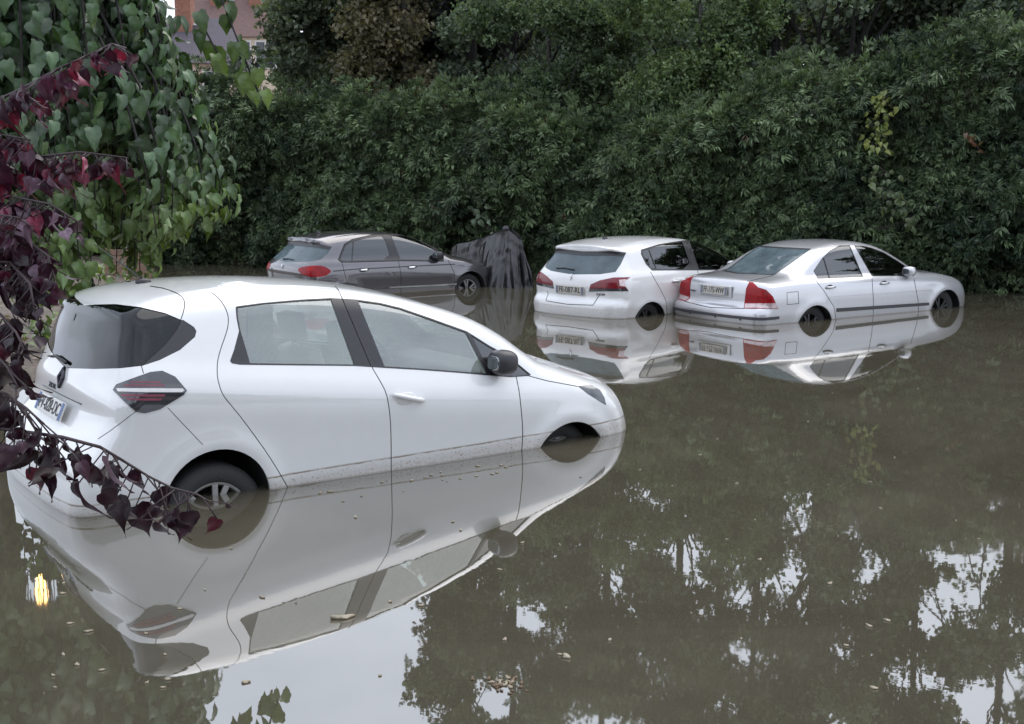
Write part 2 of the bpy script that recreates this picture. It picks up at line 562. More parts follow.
class Cutter:
    """outlines cut into the half body; 'view' outlines run through the photographer's eye, 'side' ones run along y, 'end' ones along x"""
    def __init__(self, bm, world):
        self.bm = bm
        self.lay = bm.faces.layers.int.new("reg")
        self.inv = world.inverted()
        self.eye = self.inv @ Vector((0, 0, CAM_H))
        self.rot = self.inv.to_3x3()
        self.W = np.array(world)
        self.names = ["shell"]

    def rid(self, n):
        if n not in self.names: self.names.append(n)
        return self.names.index(n)

    def project(self, P, mode):
        if mode == "view":
            Q = P @ self.W[:3, :3].T + self.W[:3, 3]
            d = Q - np.array([0, 0, CAM_H])
            dep = d[:, 1] * _c - d[:, 2] * _s
            v = d[:, 1] * _s + d[:, 2] * _c
            return np.stack([CX + F_PX * d[:, 0] / dep, CY - F_PX * v / dep], 1)
        if mode == "side": return P[:, [0, 2]]
        return P[:, [1, 2]]

    def facing(self, f, mode):
        if mode == "view":
            return f.normal.dot(self.eye - f.calc_center_median()) > 0
        if mode == "side": return f.normal.y < -0.15
        return f.normal.x < -0.15 if mode == "rear" else f.normal.x > 0.15

    def plane(self, a, b, mode):
        if mode == "view":
            ra, rb = self.rot @ ray(*a), self.rot @ ray(*b)
            return self.eye, ra.cross(rb).normalized()
        if mode == "side":
            d = Vector((b[0] - a[0], 0, b[1] - a[1]))
            return Vector((a[0], 0, a[1])), d.cross(Vector((0, 1, 0))).normalized()
        d = Vector((0, b[0] - a[0], b[1] - a[1]))
        return Vector((0, a[0], a[1])), d.cross(Vector((1, 0, 0))).normalized()

    def cand(self, mode, lo, hi):
        bm = self.bm
        bm.normal_update()
        bm.verts.ensure_lookup_table(); bm.verts.index_update()
        P = np.array([v.co[:] for v in bm.verts])
        Q = self.project(P, mode)
        self.Q = Q
        okv = (Q[:, 0] > lo[0]) & (Q[:, 0] < hi[0]) & (Q[:, 1] > lo[1]) & (Q[:, 1] < hi[1])
        out = []
        for f in bm.faces:
            if any(okv[v.index] for v in f.verts) and self.facing(f, mode): out.append(f)
        return out

    def cut(self, loops, mode):
        """cut every edge of the given loops (closed) into the surface"""
        allp = np.array([p for L in loops for p in L])
        sc = {"view": 12.0}.get(mode, 0.1)
        faces = set(self.cand(mode, allp.min(0) - sc, allp.max(0) + sc))
        cache = {}

        def bbox(f):
            q = self.project(np.array([v.co[:] for v in f.verts]), mode)
            return (*q.min(0), *q.max(0))
        for f in faces: cache[f] = bbox(f)
        pad = 1e-4 if mode != "view" else 0.02
        for L in loops:
            n = len(L)
            for i in range(n):
                a, b = L[i], L[(i + 1) % n]
                if abs(a[0] - b[0]) + abs(a[1] - b[1]) < 1e-6: continue
                x0, x1 = min(a[0], b[0]) - pad, max(a[0], b[0]) + pad
                y0, y1 = min(a[1], b[1]) - pad, max(a[1], b[1]) + pad
                nx, ny = -(b[1] - a[1]), b[0] - a[0]
                c0 = nx * a[0] + ny * a[1]
                sel = []
                for f, B in cache.items():
                    if B[2] < x0 or B[0] > x1 or B[3] < y0 or B[1] > y1: continue
                    vals = [nx * px + ny * py - c0 for px in (B[0], B[2]) for py in (B[1], B[3])]
                    if min(vals) > 0 or max(vals) < 0: continue
                    sel.append(f)
                if not sel: continue
                es = set(); vs = set()
                for f in sel:
                    es.update(f.edges); vs.update(f.verts)
                co, no = self.plane(a, b, mode)
                r = bmesh.ops.bisect_plane(self.bm, geom=sel + list(es) + list(vs), dist=1e-6, plane_co=co, plane_no=no)
                for g in r["geom"]:
                    if isinstance(g, bmesh.types.BMFace): cache[g] = None
                for f in sel:
                    if f.is_valid: cache[f] = None
                for f in list(cache):
                    if not f.is_valid: del cache[f]
                    elif cache[f] is None: cache[f] = bbox(f)

    def assign(self, name, outer, mode, inner=None, only=None):
        r = self.rid(name)
        o = np.array(outer)
        fs = self.cand(mode, o.min(0) - (20 if mode == "view" else 0.2), o.max(0) + (20 if mode == "view" else 0.2))
        if not fs: return
        C = self.project(np.array([f.calc_center_median()[:] for f in fs]), mode)
        ins = in_poly(C, outer)
        if inner is not None: ins &= ~in_poly(C, inner)
        for f, k in zip(fs, ins):
            if k and (only is None or self.names[f[self.lay]] in only): f[self.lay] = r

    def area(self, name, poly, mode="view", smooth=0, cut=True, only=None):
        if smooth: poly = chaikin(poly, True, smooth)
        if cut: self.cut([poly], mode)
        self.assign(name, poly, mode, only=only)

    def ring(self, name, poly, width, mode="view", smooth=0, out=0.5):
        if smooth: poly = chaikin(poly, True, smooth)
        a = sum(poly[i][0] * poly[(i + 1) % len(poly)][1] - poly[(i + 1) % len(poly)][0] * poly[i][1] for i in range(len(poly)))
        s = -1 if a > 0 else 1
        o = offset_line(poly, s * width * out, True)
        i = offset_line(poly, -s * width * (1 - out), True)
        self.cut([o, i], mode)
        self.assign(name, o, mode, inner=i)

    def line(self, name, L, width, mode="view", smooth=0):
        if smooth: L = chaikin(L, False, smooth)
        o = offset_line(L, width / 2) + offset_line(L, -width / 2)[::-1]
        self.cut([o], mode)
        self.assign(name, o, mode)


def text_mesh(txt, size, extrude=0.0015):
    cu = bpy.data.curves.new("t", "FONT")
    cu.body = txt
    cu.size = size
    cu.align_x = "CENTER"
    cu.align_y = "CENTER"
    cu.extrude = extrude
    o = bpy.data.objects.new("t", cu)
    COL.objects.link(o)
    dg = bpy.context.evaluated_depsgraph_get()
    me = bpy.data.meshes.new_from_object(o.evaluated_get(dg))
    bpy.data.objects.remove(o)
    bpy.data.curves.remove(cu)
    return me


def build_car(spec):
    x, y, yaw, w, pt = spec["pose"]
    Mw = Matrix.Translation((x, y, -w)) @ Matrix.Rotation(R(yaw), 4, "Z") @ Matrix.Rotation(-R(pt), 4, "Y")
    root = empty(spec["name"])
    root.matrix_world = Mw
    tag(root, spec["label"], "car", spec.get("group"))
    body = Body(spec)
    bm = body.half_mesh(spec.get("dens", 1.0))
    cut = Cutter(bm, Mw)
    for kind, name, *a in spec["features"]:
        kw = a[-1] if isinstance(a[-1], dict) else {}
        args = a[:-1] if isinstance(a[-1], dict) else a
        getattr(cut, kind)(name, *args, **kw)
    # wheel openings
    for (xa, za, ra, hub, wr) in spec["wheels"]:
        circ = [(xa + ra * math.cos(t), za + ra * math.sin(t)) for t in np.linspace(0, 2 * math.pi, 49)[:-1]]
        cut.area("opening", circ, "side")
    # split into panels
    bm.verts.index_update(); bm.verts.ensure_lookup_table()
    P = np.array([v.co[:] for v in bm.verts])
    Nn = body.grad(P)
    regs = {}
    for f in bm.faces:
        regs.setdefault(cut.names[f[cut.lay]], []).append([v.index for v in f.verts])
    bm.free()
    conf = spec["regions"]
    made = {}

    def gather(parts, mirror, flip_in=False, extra=0.0):
        vs, ns, fs, mi, mats = [], [], [], [], []
        for rn, mat, off, fl in parts:
            ids = sorted({i for f in fl for i in f})
            mp = {g: len(vs) + k for k, g in enumerate(ids)}
            pp = P[ids] + Nn[ids] * (off + extra)
            pp[np.abs(P[ids][:, 1]) < 1e-6, 1] = 0
            nn = Nn[ids].copy()
            if flip_in: nn = -nn
            if mirror:
                pp[:, 1] *= -1; nn[:, 1] *= -1
            vs += list(pp); ns += list(nn)
            if mat not in mats: mats.append(mat)
            for f in fl:
                q = [mp[i] for i in f]
                fs.append(q[::-1] if (mirror != flip_in) else q)
                mi.append(mats.index(mat))
            if off > 0.0025 and not flip_in:
                # proud pieces get an edge that runs back to the bodywork
                cnt = {}
                for f in fl:
                    for i, j in zip(f, f[1:] + f[:1]):
                        if (j, i) in cnt: del cnt[(j, i)]
                        else: cnt[(i, j)] = 1
                lo = {}
                for i, j in cnt:
                    if abs(P[i][1]) < 1e-6 and abs(P[j][1]) < 1e-6: continue
                    for q in (i, j):
                        if q not in lo:
                            lo[q] = len(vs)
                            pz = P[q] - Nn[q] * 0.004
                            nz_ = Nn[q].copy()
                            if mirror: pz = pz * [1, -1, 1]; nz_ = nz_ * [1, -1, 1]
                            vs.append(pz); ns.append(nz_)
                    q = [mp[j], mp[i], lo[i], lo[j]]
                    fs.append(q[::-1] if mirror else q)
                    mi.append(mats.index(mat))
        return vs, ns, fs, mi, mats

    def pieces(fl):
        """connected pieces of a region, crumbs joined to the largest"""
        par = {}
        def find(a):
            while par[a] != a:
                par[a] = par[par[a]]; a = par[a]
            return a
        for f in fl:
            for i in f: par.setdefault(i, i)
            r0 = find(f[0])
            for i in f[1:]: par[find(i)] = r0
        comp = {}
        for f in fl: comp.setdefault(find(f[0]), []).append(f)
        cs = []
        for c in comp.values():
            ids = [i for f in c for i in f]
            e = P[ids].max(0) - P[ids].min(0)
            cs.append((float(np.sort(e)[-1] * np.sort(e)[-2]), c))
        cs.sort(key=lambda q: -q[0])
        out = [cs[0][1]]
        for a, c in cs[1:]:
            if a < 0.0012 and a < 0.3 * cs[0][0]: out[0] = out[0] + c
            else: out.append(c)
        return out

    jobs = []
    shell = [(rn, conf[rn][1], conf[rn][2], fl) for rn, fl in regs.items() if rn != "opening" and conf[rn][0] == "body_shell"]
    jobs.append(("body_shell", shell, True))
    for rn, fl in regs.items():
        if rn == "opening" or conf[rn][0] == "body_shell": continue
        for ci, c in enumerate(pieces(fl)):
            ids = [i for f in c for i in f]
            jobs.append(("door_frame" if ci and rn.endswith("_door") else conf[rn][0], [(rn, conf[rn][1], conf[rn][2], c)], bool(np.any(np.abs(P[ids, 1]) < 1e-6))))
    for oname, parts, centre in jobs:
        if centre:
            v, n_, f, mi, mats = gather(parts, False)
            v2, n2, f2, mi2, _ = gather(parts, True)
            k = len(v)
            mp, vv, nn2 = [], [], []
            for i, q in enumerate(v2):
                if abs(q[1]) < 1e-9: mp.append(i)
                else:
                    mp.append(k + len(vv)); vv.append(q); nn2.append(n2[i])
            o = link(oname, mesh_from(v + vv, f + [[mp[i] for i in q] for q in f2], n_ + nn2, mi + mi2), [M[m] for m in mats], root, smooth=False)
            made.setdefault(oname, []).append((o, 0))
        else:
            for mir in (False, True):
                v, n_, f, mi, mats = gather(parts, mir)
                o = link(oname, mesh_from(v, f, n_, mi), [M[m] for m in mats], root, smooth=False)
                made.setdefault(oname, []).append((o, 1 if mir else -1))
    # cabin lining behind every panel that is not glass
    parts = [(rn, spec["lining"], -0.03, fl) for rn, fl in regs.items() if rn != "opening" and not conf[rn][1].startswith("glass")]
    v, n_, f, mi, mats = gather(parts, False, True)
    v2, n2, f2, mi2, _ = gather(parts, True, True)
    k = len(v)
    link("cabin_lining", mesh_from(v + v2, f + [[i + k for i in q] for q in f2], n_ + n2, mi + mi2), [M[m] for m in mats], root, smooth=False)
    for ch, pa in spec.get("nest", {}).items():
        for o, sd_ in made.get(ch, []):
            o.parent = next(q for q, s2 in made[pa] if s2 == sd_)
    # wheels and arch liners
    for (xa, za, ra, hub, wr) in spec["wheels"]:
        for sgn in (-1, 1):
            b = bmesh.new()
            yo, yi = 0.80 * sgn, 0.42 * sgn
            add_lathe(b, [(ra + 0.012, yo * 1.02), (ra + 0.012, yi), (0.02, yi)], (xa, 0, za), 40)
            bm_obj("wheel_arch_liner", b, M["liner"], root)
            wh = empty("wheel", (hub[0], 0, hub[1]))
            wh.parent = root
            yw = spec.get("track", 0.76) * sgn
            s = sgn
            t = bmesh.new()
            rr = wr * 0.66
            add_lathe(t, [(rr, yw + s * 0.0), (rr + 0.012, yw + s * 0.012), (wr * 0.86, yw + s * 0.018), (wr * 0.96, yw + s * 0.004), (wr, yw - s * 0.02), (wr, yw - s * 0.17), (wr * 0.9, yw - s * 0.2), (rr, yw - s * 0.19)], (0, 0, 0), 56)
            bm_obj("tyre", t, M["tyre"], wh)
            rb = bmesh.new()
            add_lathe(rb, [(rr, yw + s * 0.002), (rr - 0.016, yw - s * 0.004), (rr - 0.03, yw - s * 0.03), (rr - 0.04, yw - s * 0.15)], (0, 0, 0), 48)
            add_lathe(rb, [(0.001, yw - s * 0.002), (0.05, yw - s * 0.004), (0.06, yw - s * 0.03)], (0, 0, 0), 24)
            for kk in range(5):
                a0 = 2 * math.pi * kk / 5 + spec.get("spoke0", 0.4)
                for da in (-0.20, 0.20):
                    p0 = Vector((0.035 * math.cos(a0), yw - s * 0.012, 0.035 * math.sin(a0)))
                    p1 = Vector(((rr - 0.014) * math.cos(a0 + da), yw - s * 0.012, (rr - 0.014) * math.sin(a0 + da)))
                    mid = (p0 + p1) / 2
                    d = p1 - p0
                    ang = math.atan2(d.z, d.x)
                    add_box(rb, mid, (d.length, 0.02, 0.036), Matrix.Rotation(-ang, 3, "Y"))
            bm_obj("rim", rb, M[spec.get("rim", "rim")], wh, bevel=0.004)
            db = bmesh.new()
            add_lathe(db, [(0.001, yw - s * 0.13), (rr - 0.03, yw - s * 0.13)], (0, 0, 0), 32)
            bm_obj("brake_disc", db, M["liner"], wh)
    # cabin: seats, head restraints, dashboard, steering wheel
    sm = M[spec.get("seat", "seat_dark")]
    sx, sz = spec.get("seat_at", (0.12, 0.42))
    rows = [(sx, 0.37, 0.50), (sx, -0.37, 0.50), (sx - 0.82, 0.0, 1.24)]
    for (xx, yy, wd) in rows:
        b = bmesh.new()
        add_box(b, (xx + 0.12, yy, sz + 0.02), (0.50, wd, 0.16))
        add_box(b, (xx - 0.16, yy, sz + 0.33), (0.14, wd, 0.58), Matrix.Rotation(-0.30, 3, "Y"))
        st = bm_obj("seat", b, sm, root, bevel=0.05, seg=3)
        for hy in ([yy] if wd < 1 else [-0.38, 0.38]):
            h = bmesh.new()
            dh = spec.get("rear_rest", 0.0) if wd > 1 else 0.0
            add_box(h, (xx - 0.285 + dh * 0.5, hy, sz + 0.75 - dh), (0.09, 0.26, 0.19), Matrix.Rotation(-0.2, 3, "Y"))
            for py in (-0.06, 0.06):
                add_tube(h, [(xx - 0.24, hy + py, sz + 0.58), (xx - 0.28 + dh * 0.5, hy + py, sz + 0.72 - dh)], 0.007, 6)
            bm_obj("head_restraint", h, sm, st, bevel=0.035, seg=3)
    b = bmesh.new()
    dx, dz = spec.get("dash_at", (0.86, 0.84))
    add_box(b, (dx, 0, dz), (0.42, 1.30, 0.18))
    add_box(b, (dx + 0.1, 0, dz - 0.3), (0.3, 1.30, 0.5))
    bm_obj("dashboard", b, M["dash"], root, bevel=0.06, seg=3)
    b = bmesh.new()
    ring = []
    c0 = Vector((dx - 0.34, 0.37, dz + 0.08))
    e1, e2 = Vector((0, 1, 0)), Vector((-0.42, 0, 0.907)).normalized()
    pts = [c0 + (e1 * math.cos(t) + e2 * math.sin(t)) * 0.185 for t in np.linspace(0, 2 * math.pi, 29)]
    add_tube(b, pts, 0.016, 8, cap=False)
    add_tube(b, [c0 - e1 * 0.18, c0 + e1 * 0.18], 0.02, 6)
    add_tube(b, [c0, c0 + Vector((0.3, 0, -0.14))], 0.035, 8)
    bm_obj("steering_wheel", b, M["dash"], root)
    return root, body


def surface_x(body, y, z, end=-1):
    """x of the rear (-1) or nose (+1) surface at y, z"""
    O = np.array([[end * 0.9, y, z]]); T = np.array([[end * 2.6, y, z]])
    return float(body.solve(O, T)[0, 0])


def surface_y(body, x, z, side=-1):
    O = np.array([[x, 0.0, z]]); T = np.array([[x, side * 1.3, z]])
    return float(body.solve(O, T)[0, 1])


def add_plate(root, body, txt, zc, w=0.50, h=0.105, mat="plate", yc=0.0, tsize=0.085, out=0.012, bands=True, xo=None):
    x1 = surface_x(body, 0.0, zc + h / 2)
    x0 = surface_x(body, 0.0, zc - h / 2)
    xm = min(x0, x1) if xo is None else xo
    tilt = math.atan2(x1 - x0, h)
    L = Matrix.Translation((xm - out, yc, zc)) @ Matrix.Rotation(tilt, 4, "Y")
    b = bmesh.new()
    add_box(b, (0, 0, 0), (0.012, w, h))
    b.transform(L)
    pl = bm_obj("licence_plate", b, M[mat], root, bevel=0.003)
    if bands:
        b = bmesh.new()
        b.free()
        for s in (-1, 1):
            b = bmesh.new()
            add_box(b, (-0.0072, s * (w / 2 - 0.022), 0), (0.002, 0.04, h - 0.006))
            b.transform(L)
            bm_obj("plate_band", b, M["plate_blue" if mat == "plate" else "band_dull"], pl, smooth=False)
    me = text_mesh(txt, tsize)
    # text x -> -y of the car, text y -> z, facing backwards
    T = Matrix(((0, 0, -1, 0), (-1, 0, 0, 0), (0, 1, 0, 0), (0, 0, 0, 1)))
    sx = (w - 0.11) / max(v.co.x for v in me.vertices) / 2
    sy = (h * 0.70) / (max(v.co.y for v in me.vertices) - min(v.co.y for v in me.vertices))
    me.transform(L @ Matrix.Translation((-0.0075, 0, 0)) @ T @ Matrix.Diagonal((sx, sy, 1, 1)))
    link("plate_lettering", me, M["ink"], pl, smooth=False)
    return pl


def add_rear_text(root, body, txt, yc, zc, width, height, mat, name="model_lettering"):
    me = text_mesh(txt, 0.1, 0.003)
    xs = [v.co.x for v in me.vertices]; ys = [v.co.y for v in me.vertices]
    kx, ky = width / (max(xs) - min(xs)), height / (max(ys) - min(ys))
    for v in me.vertices:
        yy = yc - v.co.x * kx
        zz = zc + v.co.y * ky
        xx = surface_x(body, yy, zz)
        v.co = Vector((xx - 0.003 - v.co.z, yy, zz))
    link(name, me, M[mat], root, smooth=False)


def blob(bm, c, r, rot=None, sub=3, shape=None):
    m = Matrix.Translation(Vector(c))
    if rot is not None: m = m @ rot.to_4x4()
    g = bmesh.ops.create_icosphere(bm, subdivisions=sub, radius=1.0)
    for v in g["verts"]:
        p = v.co.copy()
        if shape: p = shape(p)
        v.co = m @ Vector((p.x * r[0], p.y * r[1], p.z * r[2]))


def sqsh(e):
    return lambda p: Vector([math.copysign(abs(c) ** e, c) for c in p])


def add_mirrors(root, x, z, y, mat_shell, mat_foot="black_trim", s=1.0):
    for sg in (-1, 1):
        b = bmesh.new()
        blob(b, (x, sg * (y + 0.10 * s), z), (0.085 * s, 0.10 * s, 0.082 * s), shape=sqsh(0.7))
        o = bm_obj("wing_mirror", b, M[mat_shell], root)
        b = bmesh.new()
        add_box(b, (x + 0.0, sg * (y + 0.012), z - 0.055 * s), (0.09 * s, 0.06, 0.03 * s))
        bm_obj("mirror_foot", b, M[mat_foot], o, bevel=0.01)
        b = bmesh.new()
        blob(b, (x - 0.078 * s, sg * (y + 0.10 * s), z), (0.010 * s, 0.066 * s, 0.048 * s), shape=sqsh(0.6))
        bm_obj("mirror_glass", b, M["mirror"], o)


def add_handle(root, body, x, z, mat, recess="badge_dark", ln=0.20, tilt=0.0, pod=True):
    for sg in (-1, 1):
        yy = surface_y(body, x, z, sg)
        b = bmesh.new()
        if pod:
            blob(b, (x - 0.01, yy + sg * 0.001, z - 0.008), (0.075, 0.006, 0.042))
            bm_obj("handle_recess", b, M[recess], root)
            b = bmesh.new()
        n = 9
        pts = [(x + (k / (n - 1) - 0.5) * ln, yy + sg * (0.012 + 0.022 * math.sin(math.pi * k / (n - 1)) ** 0.6), z + tilt * (k / (n - 1) - 0.5) * ln) for k in range(n)]
        add_tube(b, pts, [0.012] + [0.016] * (n - 2) + [0.012], 8)
        bm_obj("door_handle", b, M[mat], root)
# ------------------------------------------------------------------ the four cars
M["paint_white"] = mat_paint("white_car_paint", (0.70, 0.70, 0.695), dirt_z=0.487, slope=0.036, line=True, amount=1.1, water=(0.401, 0.0252))
M["paint_white_b"] = mat_paint("white_car_paint_second", (0.72, 0.71, 0.70), dirt_z=0.62, amount=0.6, water=(0.419, -0.0158))
M["paint_silver"] = mat_paint("silver_car_paint", (0.56, 0.56, 0.58), metal=0.5, dirt_z=0.58, amount=0.6, water=(0.416, -0.0146))
M["paint_grey"] = mat_paint("dark_grey_car_paint", (0.105, 0.098, 0.105), metal=0.65, rough=0.25, dirt_z=0.50, amount=0.4, water=(0.426, -0.0309))


def std_regions(paint, glass, rear_glass):
    return {
        "shell": ("body_shell", paint, 0.0, False),
        "seam": ("body_shell", "seam", -0.006, False),
        "front_door": ("front_door", paint, 0.0, True),
        "rear_door": ("rear_door", paint, 0.0, True),
        "tailgate": ("tailgate", paint, 0.0, False),
        "trim": ("window_trim", "black_trim", -0.001, True),
        "pillar": ("pillar_trim", "black_trim", 0.001, True),
        "front_glass": ("side_window", glass, -0.005, True),
        "rear_glass": ("side_window", glass, -0.005, True),
        "back_glass": ("rear_window", rear_glass, -0.004, False),
        "back_trim": ("rear_window_trim", "black_trim", -0.002, False),
        "windscreen": ("windscreen", "glass", -0.004, False),
        "lamp": ("tail_light", "lamp_red", 0.004, True),
        "headlamp": ("headlight", "headlamp", 0.002, True),
        "spoiler_shadow": ("spoiler_shade", "black_trim", 0.0, False),  # dark strip below the spoiler lip: its shadow laid on as black
        "strip": ("side_moulding", "grey_trim", 0.008, True),
        "bumper_strip": ("bumper_strip", "grey_trim", 0.010, False),
    }


def wscreen(sp, zlo, zhi, yw0, yw1):
    """front windscreen outline on the right half, seen from the front"""
    return [(-yw0, zlo), (0.3, zlo), (0.3, zhi), (-yw1, zhi)]


# ---- white electric hatchback in front
z_dlo_r = [(237.5, 307.5), (262, 304), (300, 300.8), (331, 299.3), (354.5, 364.6), (300, 364), (250, 363.2), (240, 329), (238, 318)]
z_tri = [(239.3, 331), (249.5, 363.2), (240, 363.2), (232.5, 362), (231.5, 360), (235, 350)]
z_dlo_f = [(358, 301), (380, 304), (400, 309), (430, 319.5), (466, 332.6), (486.5, 373.5), (460, 371.5), (420, 368.5), (384.5, 366.3)]
z_quarter = [(471, 335), (490, 347.5), (508, 356.8), (529, 374.3), (515, 376), (491, 374)]
z_all = [(236, 306.5), (262, 303), (300, 299.6), (331, 298), (357, 299.5), (380, 302.8), (400, 307.6), (430, 318), (467, 331.5), (490, 346), (508, 355.6), (531, 374.6), (529, 376), (510, 377.3), (490, 375.6), (460, 373), (420, 370), (385, 368), (354, 366), (300, 365.5), (240, 364.8), (231.8, 363.4), (230, 361), (234, 350), (239, 331), (236.5, 318), (235.6, 308)]
z_glassback = [(196.5, 331), (195, 337), (180, 350), (160, 360), (141, 366), (120, 368.3), (95, 369), (60, 368), (30, 367), (20, 357), (40, 330), (68, 307), (95, 304.5), (115, 304), (140, 307), (165, 313), (185, 321.5), (194, 327)]
z_wing = [(196.5, 331), (195, 337), (180, 350), (160, 360), (142, 366), (165, 345), (177, 330), (182.6, 319.5), (194, 327)]
z_spoil = [(150, 286), (165, 288.5), (178, 293.5), (184, 299), (184.8, 306), (182, 317), (176, 331), (164, 346), (141, 366)]
z_light = [(113.5, 390), (117, 384.5), (133, 378.5), (150, 372.3), (162, 371), (175, 377), (186.8, 390.5), (183, 395), (160, 409), (145, 413), (136, 411.5), (124, 401)]
zoe = dict(
    name="electric_hatchback", pose=(-1.152, 7.77, 36.6, 0.401, -1.446),
    label="large white hatchback nearest, with smoked diamond-shaped tail lights and mud line, half under water",
    profile=[(-2.01, 0.10), (-2.095, 0.28), (-2.105, 0.48), (-2.07, 0.63), (-1.98, 0.74), (-1.915, 0.86), (-1.90, 0.98), (-1.865, 1.07), (-1.815, 1.23), (-1.765, 1.37), (-1.752, 1.425), (-1.742, 1.454), (-1.60, 1.510), (-1.40, 1.545), (-1.10, 1.567), (-0.80, 1.570), (-0.40, 1.549), (-0.05, 1.505), (0.25, 1.440), (0.61, 1.339), (0.88, 1.225), (1.08, 1.105), (1.24, 1.015), (1.40, 0.965), (1.70, 0.868), (1.94, 0.785), (2.08, 0.68), (2.16, 0.52), (2.18, 0.38), (2.12, 0.16), (1.2, 0.08), (-1.2, 0.08)],
    width=[(0.1, 0.80), (0.3, 0.846), (0.45, 0.852), (0.6, 0.862), (0.76, 0.876), (0.86, 0.872), (0.92, 0.855), (1.02, 0.795), (1.2, 0.715), (1.4, 0.620), (1.5, 0.565), (1.7, 0.45)], wblur=6,
    wslope=-0.096, cr=0.07, pr=3.0, cf=0.34, pf=2.2, wx=0.055, crown=0.055, tr=0.03, tf=0.05,
    kz=[(0.2, 0.10), (0.8, 0.11), (1.05, 0.11), (1.6, 0.13)],
    flare=[(-1.285, 0.33, 0.36, 0.014), (1.262, 0.235, 0.38, 0.016)],
    dens=1.35, lining="lining_pale", seat="seat_pale", rim="rim_dull", track=0.775, spoke0=1.35,
    wheels=[(-1.285, 0.342, 0.315, (-1.28, 0.245), 0.308), (1.262, 0.238, 0.338, (1.25, 0.252), 0.303)],
    dash_at=(0.78, 0.86), seat_at=(0.05, 0.44),
    features=[
        ("area", "front_door", [(371, 367), (386, 393), (391, 430), (391, 520), (521, 500), (521, 455), (523, 430), (520, 400), (517, 376), (500, 345), (467, 325), (430, 313), (400, 303), (371, 297.5), (342, 294)], "view", dict(cut=False)),
        ("area", "rear_door", [(212, 293), (220, 300), (228, 315), (228, 325), (222, 345), (217, 365), (217, 378), (222, 395), (240, 415), (265, 450), (287, 486), (290, 520), (391, 520), (391, 430), (386, 393), (371, 367), (342, 294), (331, 293), (262, 297)], "view", dict(cut=False)),
        ("area", "tailgate", [(150, 286), (165, 288.5), (178, 293.5), (184, 299), (184.8, 306), (182, 317), (176, 331), (164, 346), (141, 366), (143, 372), (113, 391), (136, 412), (110, 431), (100, 438), (0, 440), (-40, 440), (20, 330), (60, 296), (150, 280)], "view", dict(cut=False)),
        ("line", "seam", [(211, 292.5), (216, 295.5), (221, 301), (225.5, 308), (228.3, 316), (228.3, 325), (226, 334), (222, 345), (218.3, 357), (217, 367), (217.5, 379), (222, 394), (230, 404), (240, 416), (252, 432), (265, 450), (276, 467), (287, 486), (300, 508)], 0.85, "view", dict(smooth=2)),
        ("line", "seam", [(335, 286), (338.5, 290), (342, 298), (371, 366), (379, 379), (386.5, 393), (389.5, 410), (391, 430), (391.3, 472), (391, 510)], 0.85, "view", dict(smooth=2)),
        ("line", "seam", [(516, 376), (519, 390), (520.5, 402), (523, 430), (521.5, 455), (521, 490)], 0.85, "view", dict(smooth=1)),
        ("line", "seam", [(136, 411.5), (110, 431), (98, 439)], 0.7),
        ("line", "seam", [(167.5, 407.5), (184, 425), (203, 445)], 0.7),
        ("line", "seam", [(141.5, 366), (143.5, 373.5)], 0.9),
        ("line", "seam", [(529, 376), (548, 381), (578, 386.5)], 0.8),
        ("area", "pillar", z_all, "view", dict(smooth=0)),
        ("area", "rear_glass", z_dlo_r, "view"),
        ("area", "front_glass", z_dlo_f, "view"),
        ("area", "quarter_glass", z_quarter, "view"),
        ("line", "seam", [(342.3, 299), (371, 366.5)], 0.9),
        ("area", "back_glass", z_glassback, "view"),
        ("area", "back_trim", z_wing, "view"),
        ("line", "seam", z_spoil, 0.9, "view", dict(smooth=1)),
        ("area", "lamp", z_light, "view"),
        ("area", "lamp_core", [(117, 390), (121, 386), (136, 381), (151, 375.5), (161, 374.3), (173, 379.5), (183, 390), (180, 394), (159, 406.5), (146, 410), (137.5, 408.5), (126, 400)], "view"),
        ("area", "lamp_stripe", [(132, 381.8), (160, 381.8), (161, 383.2), (130, 383.2)], "view"),
        ("area", "lamp_stripe", [(126, 384.8), (164, 384.8), (165, 386.4), (124, 386.4)], "view"),
        ("area", "lamp_bar", [(117.5, 388.6), (150, 388.4), (182, 388.6), (184, 390.6), (181, 392.2), (150, 392.2), (119, 391.8)], "view"),
        ("area", "lamp_stripe", [(121, 394.3), (165, 394.3), (164, 396.6), (123.5, 396.6)], "view"),
        ("area", "lamp_stripe", [(126, 398.2), (162, 398.2), (160, 400.4), (129, 400.4)], "view"),
        ("area", "headlamp", [(578, 386.3), (585, 385.2), (592, 385.6), (600, 390), (604.5, 398), (606, 405), (599, 401), (588, 394)], "view"),
        ("area", "windscreen", [(-0.60, 1.055), (0.2, 1.055), (0.2, 1.405), (-0.50, 1.405)], "front"),
    ],
    nest={"lamp_core": "tail_light", "lamp_stripe": "tail_light", "lamp_bar": "tail_light"},
)
zoe["regions"] = std_regions("paint_white", "glass", "glass_rear")
zoe["regions"].update({
    "quarter_glass": ("quarter_window", "glass_mid", -0.004, True),
    "lamp": ("tail_light", "lamp_smoke", 0.006, True),
    "lamp_core": ("tail_light", "lamp_smoke", 0.008, True),
    "lamp_stripe": ("lamp_stripe", "lamp_stripe", 0.0095, True),
    "lamp_bar": ("lamp_bar", "lamp_bar", 0.010, True),
})

